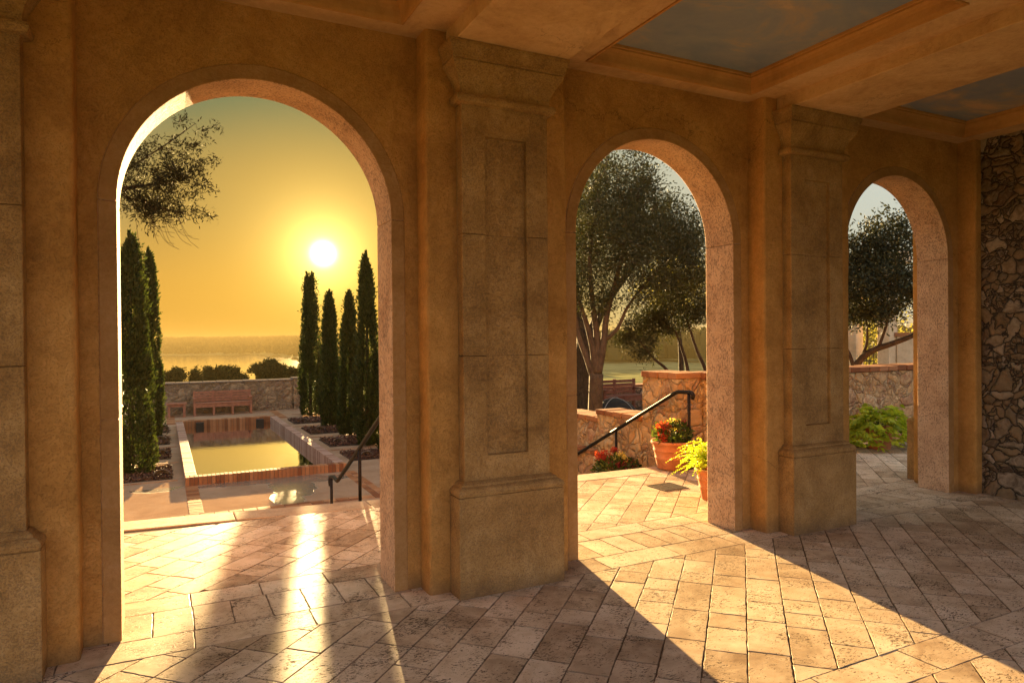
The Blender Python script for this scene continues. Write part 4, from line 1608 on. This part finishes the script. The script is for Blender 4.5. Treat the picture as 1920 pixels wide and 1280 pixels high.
tree('leafy_shrub_tree', 'golden-green sunlit tree glowing behind the small olive', 'tree',
     [([(9.9, 9.6, -.6), (9.9, 9.6, 1.0), (9.8, 9.6, 2.0)], .08, .04)],
     [((9.8, 9.6, 2.9), (1.1, 1.0, .7), 110)],
     (.07, .03), 46, 'yellow_leaf', 'bark_dark', 45, cl_sigma=.15, twig=.008)
tree('round_tree', 'dark glossy-leaved tree forking low behind the parapet in the right arch', 'tree',
     [([(9.95, 4.85, -.45), (9.97, 4.82, .6), (10.02, 4.78, 1.05), (10.15, 4.58, 1.28), (10.35, 4.30, 1.42), (10.62, 4.0, 1.62), (10.8, 3.8, 2.0)], .085, .035),
      ([(9.97, 4.82, .9), (9.93, 4.92, 1.25), (9.78, 5.05, 1.55), (9.7, 5.1, 2.0)], .045, .02),
      ([(10.05, 4.74, 1.12), (10.12, 4.66, 1.5), (10.1, 4.7, 2.2)], .035, .015),
      ([(10.2, 4.5, 1.33), (10.3, 4.42, 1.7), (10.4, 4.3, 2.3)], .035, .015)],
     [((10.1, 4.6, 2.5), (.9, .85, .62), 170), ((10.3, 4.4, 3.15), (.62, .6, .50), 80), ((9.75, 5.0, 3.0), (.5, .5, .42), 46), ((10.9, 3.8, 2.4), (.6, .6, .55), 60), ((10.45, 4.25, 3.65), (.16, .16, .22), 6), ((10.15, 4.55, 3.6), (.2, .2, .15), 6), ((10.05, 4.65, 1.95), (.75, .7, .14), 40)],
     (.075, .032), 60, 'oak_leaf', 'bark_dark', 46, cl_sigma=.12, twig=.008)


def cypress(x, y, h, r, label, seed, tops=1, zb=ZT):
    rs = np.random.RandomState(seed)
    t = thing('cypress_tree', label, 'tree', (x, y, zb), 'narrow cypresses beside the pool')
    MB().tube([(0, 0, 0), (0, 0, h * .5), (.02, 0, h * .9)], [.06, .04, .01], 8).build('trunk', 'bark_dark', t)
    N = 21000
    ph = rs.uniform(0, 6.28, 10)
    fr_ = rs.uniform(1, 3.2, 10)
    tt = rs.uniform(0, 1, N) ** 1.2
    # several ascending plumes make the outline uneven
    npl = 34
    pa = rs.uniform(0, 2 * math.pi, npl); pz = rs.uniform(0, .86, npl); pl = rs.uniform(.12, .30, npl); pr_ = rs.uniform(.62, 1.30, npl)
    def prof(u):
        return np.clip(1.13 * np.clip(1 - u, 0, 1) ** .55, 0, 1.0) * np.clip(.88 + u * 2.5, 0, 1)
    M_ = int(N * .45)
    th = rs.uniform(0, 2 * math.pi, M_)
    u = tt[:M_]
    lump = 1 + .20 * np.sin(th * 2 + ph[0] + u * 9) + .15 * np.sin(th * 3 - u * 17 + ph[1]) + .12 * np.sin(u * 31 + ph[2] + th)
    rr = r * .86 * prof(u) * lump * rs.uniform(.55, 1.0, M_) ** .5
    P1 = np.stack([rr * np.cos(th), rr * np.sin(th), u * h * .97 + .02], 1)
    D1 = np.stack([np.cos(th) * .55, np.sin(th) * .55, np.full(M_, 1.0)], 1) + rs.normal(size=(M_, 3)) * .35
    K = N - M_
    idx = rs.randint(0, npl, K)
    s_ = rs.uniform(0, 1, K)
    z = (pz[idx] + pl[idx] * s_)
    keep = z < .995
    rad_c = r * prof(np.minimum(z, .99)) * pr_[idx] * (.70 + .12 * s_)
    wid = r * .26 * (1 - s_ * .8) + .012
    off = rs.normal(size=(K, 3)) * .55
    P2 = np.stack([rad_c * np.cos(pa[idx]) + off[:, 0] * wid, rad_c * np.sin(pa[idx]) + off[:, 1] * wid, z * h + off[:, 2] * .03], 1)
    D2 = np.stack([np.cos(pa[idx]) * .4 + off[:, 0] * .4, np.sin(pa[idx]) * .4 + off[:, 1] * .4, np.full(K, 1.0)], 1) + rs.normal(size=(K, 3)) * .3
    P2, D2 = P2[keep], D2[keep]
    P = np.concatenate([P1, P2]); D = np.concatenate([D1, D2])
    if tops == 2:      # forked tip
        up_ = P[:, 2] > h * .80
        sgn = np.where(rs.rand(len(P)) < .5, -1, 1)
        k_ = np.clip((P[:, 2] - h * .80) / (h * .2), 0, 1)
        P[:, 0] += np.where(up_, sgn * .085 * np.sqrt(k_), 0)
        P[:, 2] += np.where(up_ & (sgn > 0), .05, 0)
    # tip
    tp = rs.uniform(0, 1, 260)
    PT = np.stack([rs.normal(size=260) * .035 * (1 - tp), rs.normal(size=260) * .035 * (1 - tp), h * (.90 + .11 * tp)], 1)
    if tops == 2:
        PT[:, 0] += np.where(rs.rand(260) < .5, -.09, .09)
    DT = rs.normal(size=(260, 3)) * .3 + np.array([0, 0, 1.])
    P = np.concatenate([P, PT]); D = np.concatenate([D, DT])
    quads('crown', leaf_quads(P, D, .085, .040, rs), 'cypress_leaf', rs.rand(len(P)), t)
    return t


cypress(-2.17, 12.0, 4.8, .44, 'nearest and widest cypress left of the pool, half behind the arch jamb', 1)
cypress(-2.95, 13.0, 4.9, .42, 'cypress mostly hidden behind the left jamb', 12)
cypress(-1.90, 17.2, 5.1, .34, 'slender cypress left of the pool, behind the wide one', 2)
cypress(3.00, 20.9, 4.95, .43, 'farthest cypress right of the pool, with a forked tip', 3, 2)
cypress(2.99, 17.6, 4.1, .34, 'shortest pointed cypress right of the pool, second from the far wall', 4)
cypress(3.06, 15.4, 3.95, .32, 'blunt-topped cypress right of the pool, third from the far wall', 5)
cypress(3.00, 13.35, 4.8, .34, 'tallest needle-topped cypress right of the pool, nearest the handrail', 6)
cypress(3.25, 12.1, 2.8, .30, 'low cypress at the right jamb of the left arch', 7)

# ------------------------------------------------------------------ pavilion behind the right arch
t = thing('garden_pavilion', 'warm plastered colonnade and low wall glimpsed behind the round tree', 'building', (18, 10, -.5))
def colm(x, y, w_, h_): return MB().box(x - w_, y - w_, 0, x + w_, y + w_, h_).build('column', 'pavilion_plaster', t, bevel=.02)
colm(.15, -.15, .20, 4.2); colm(-.40, .55, .17, 4.2); colm(-.75, .95, .14, 4.2); colm(.95, -1.15, .16, 2.15)
mb = MB()
ang_ = math.atan2(-1.0, .8)
Mx = Matrix.Translation((.55, -.65, 0)) @ Matrix.Rotation(ang_, 4, 'Z')
mb.box(-.40, -.08, 0, .40, .08, 2.0, mtx=Mx)
mb.build('low_wall', 'pavilion_plaster', t, bevel=.02)
Mx = Matrix.Translation((.55, -.65, 0)) @ Matrix.Rotation(ang_, 4, 'Z')
MB().box(-.46, -.12, 2.0, .5, .12, 2.12, mtx=Mx).build('wall_cap', 'brick', t)
Mb = Matrix.Translation((-.3, .35, 0)) @ Matrix.Rotation(math.atan2(-1.1, .9), 4, 'Z')
MB().box(-1.3, -.24, 4.2, 1.3, .24, 4.55, mtx=Mb).build('beam', 'pavilion_plaster', t, bevel=.02)
t = thing('iron_railing', 'thin black iron railing between the pavilion columns', 'railing', (17.6, 10.6, -.5))
mb = MB()
for i in range(14):
    k = i / 13
    mb.tube([(-.5 + k * .9, .6 - k * 1.0, 0), (-.5 + k * .9, .6 - k * 1.0, 1.55)], .012, 5)
mb.build('baluster', 'iron', t)
mb = MB()
for z in (1.5, 1.25):
    mb.tube([(-.5, .6, z), (.4, -.4, z)], .018, 5)
mb.build('rail', 'iron', t)
tree('hedge_tree', 'bright backlit bush filling the gaps beyond the pavilion', 'tree',
     [([(21, 13, -1.0), (21, 13, .8)], .1, .06)],
     [((20.6, 12.9, 1.4), (2.6, 2.2, 1.6), 130)],
     (.10, .06), 46, 'yellow_leaf', 'bark_dark', 48, cl_sigma=.28, twig=.012)


# ------------------------------------------------------------------ land, lake, far shore
def sm(t):
    t = np.clip(t, 0, 1)
    return t * t * (3 - 2 * t)


def height(x, y):
    d = np.hypot(x, y)
    az = np.degrees(np.arctan2(x, y))
    lake = -1.75 - 16.2 * sm((d - 27) / 260.)
    shore = 860 - 30 * np.sin(az * .25) - 420 * sm((az - 6.5) / 6.) + 18 * np.sin(az * 2.2)
    far = 14.5 * sm((d - shore) / 900.) + 1.6 * sm((d - shore) / 60.)
    lake = lake + far
    golf = -1.75 - 6.2 * sm((d - 30) / 80.) + 1.5 * np.exp(-(((x - 72) / 26.) ** 2 + ((y - 98) / 16.) ** 2)) + 1.2 * sm((d - 250) / 500.)
    w_ = sm((az - 19) / 9.) * (az < 150) + (az >= 150) * sm((180 - az) / 30)
    w_ = np.where(az < -60, sm((-60 - az) / 40.), w_)
    return lake * (1 - w_) + golf * w_


NR, NA = 110, 240
rr = np.concatenate([np.linspace(0, 30, 8)[:-1], 30 * (5200 / 30.) ** np.linspace(0, 1, NR)])
aa = np.radians(np.linspace(-180, 180, NA, endpoint=False))
RR, AA = np.meshgrid(rr, aa, indexing='ij')
XX, YY = RR * np.sin(AA), RR * np.cos(AA)
ZZ = height(XX, YY)
V = np.stack([XX, YY, ZZ], -1).reshape(-1, 3)
fs = []
for i in range(len(rr) - 1):
    for k in range(NA):
        k2 = (k + 1) % NA
        fs.append((i * NA + k, (i + 1) * NA + k, (i + 1) * NA + k2, i * NA + k2))
me = bpy.data.meshes.new('ground')
me.from_pydata(V.tolist(), [], fs)
me.materials.append(MATS['hazed_grass'])
me.polygons.foreach_set('use_smooth', [True] * len(me.polygons))
go = bpy.data.objects.new('ground', me)
COL.objects.link(go)
struct(go)
lk = MB().add([(-3000, 100, -17.0), (1500, 100, -17.0), (1500, 1600, -17.0), (-3000, 1600, -17.0)], [(0, 1, 2, 3)]).build('lake', 'lake_water')
struct(lk)

# far wooded shore: thousands of small crowns
rs = np.random.RandomState(77)


def wood(name, label, n, az0, az1, d0, d1, h0, h1, mat, seed):
    rs = np.random.RandomState(seed)
    az = np.radians(rs.uniform(az0, az1, n))
    d = d0 + (d1 - d0) * rs.uniform(0, 1, n) ** .9
    x, y = d * np.sin(az), d * np.cos(az)
    z = height(x, y)
    ok = z > -16.7
    x, y, z = x[ok], y[ok], z[ok]
    n = len(x)
    hh = rs.uniform(h0, h1, n); ww = hh * rs.uniform(.55, .9, n)
    # each crown: a lumpy double cone of 8 sides
    Vv, Ff = [], []
    ks = 7
    ring = np.stack([np.cos(np.arange(ks) * 2 * math.pi / ks), np.sin(np.arange(ks) * 2 * math.pi / ks)], 1)
    for i in range(n):
        o = len(Vv)
        Vv.append((x[i], y[i], z[i] + hh[i]))
        for (f_, zz_) in ((.32, .84), (.5, .5), (.38, .12)):
            jj = rs.uniform(.75, 1.25, ks)
            for k in range(ks):
                Vv.append((x[i] + ring[k, 0] * ww[i] * f_ * jj[k], y[i] + ring[k, 1] * ww[i] * f_ * jj[k], z[i] + hh[i] * zz_))
        for k in range(ks):
            k2 = (k + 1) % ks
            Ff.append((o, o + 1 + k, o + 1 + k2))
            Ff.append((o + 1 + k, o + 1 + ks + k, o + 1 + ks + k2, o + 1 + k2))
            Ff.append((o + 1 + ks + k, o + 1 + 2 * ks + k, o + 1 + 2 * ks + k2, o + 1 + ks + k2))
    m_ = MB(); m_.v = Vv; m_.f = Ff; m_.r = rs.rand(len(Ff)).tolist()
    o = m_.build(name, mat)
    tag(o, label, 'woodland', kind='stuff')


wood('far_woodland', 'hazy wooded far shore of the lake', 6500, -10, 24, 440, 1800, 6, 11, 'hill_leaf', 5)
wood('misty_woodland', 'misty line of trees beyond the golf green', 1500, 24, 62, 235, 520, 8, 13, 'fog_leaf', 6)

# silhouetted trees on the slope below the far wall
near = [(.2, 56, -.65, .95, 'rounded tree by the left cypresses, below the far wall'),
        (-2.4, 58, -.5, 1.8, 'tree hidden behind the left cypresses'),
        (2.35, 57, -1.4, .32, 'small bushy tree on the slope left of the bench'),
        (3.3, 58, -.72, .68, 'dark humped tree behind the left end of the bench'),
        (4.45, 60, -.75, .55, 'ragged-topped tree behind the middle of the bench'),
        (5.15, 58, -1.15, .45, 'low dark tree right of the ragged one'),
        (7.2, 60, .05, .95, 'tallest round tree rising over the lake beyond the far wall'),
        (8.7, 60, -.80, .7, 'low tree between the tallest tree and the cypresses'),
        (10.0, 58, -.25, 1.1, 'tree half hidden by the farthest cypress'),
        (11.9, 62, -.4, 1.6, 'dim tree between two cypresses, below the far wall'),
        (13.6, 62, -.3, 1.7, 'tree behind the right-hand cypresses')]
for i, (azd, d, ztop, r_, lab) in enumerate(near):
    a = R(azd)
    x, y = -1.6 + d * math.sin(a), -3.9 + d * math.cos(a)
    zg = float(height(np.array(x), np.array(y)))
    zc = ztop - r_ * .8
    tree('slope_tree', lab, 'tree',
         [([(x, y, zg), (x, y, (zg + zc) / 2), (x + .1, y, zc)], .18, .10)],
         [((x + _rg.uniform(-.9, .9) * r_, y + _rg.uniform(-.5, .5) * r_, zc + _rg.uniform(-.5, .55) * r_), (r_ * _rg.uniform(.22, .45),) * 3, 11) for _ in range(8)] + [((x, y, zc - .1), (r_ * .6, r_ * .6, r_ * .5), 26), ((x, y, zc - r_ * .9), (r_ * .8, r_ * .8, r_ * .8), 46), ((x - .2, y, zg + .9), (r_ * .55, r_ * .55, .7), 24)],
         (.15, .11), 70, 'hill_leaf', 'bark_dark', 200 + i, 'dark trees on the slope below the far wall', cl_sigma=.15, twig=.02)

# ------------------------------------------------------------------ evening haze
hz = MB().box(-3200, -900, -22, 2400, 2400, 11).build('haze', 'grout')
hm = bpy.data.materials.new('haze_air')
hm.use_nodes = True
hn = hm.node_tree.nodes
hn.clear()
pv = hn.new('ShaderNodeVolumePrincipled')
pv.inputs['Color'].default_value = (.22, .165, .065, 1)
pv.inputs['Density'].default_value = .0007
pv.inputs['Anisotropy'].default_value = .1
ho = hn.new('ShaderNodeOutputMaterial')
hm.node_tree.links.new(pv.outputs[0], ho.inputs['Volume'])
hz.data.materials.clear()
hz.data.materials.append(hm)
tag(hz, 'thin golden evening haze over the lake', 'haze', kind='stuff')
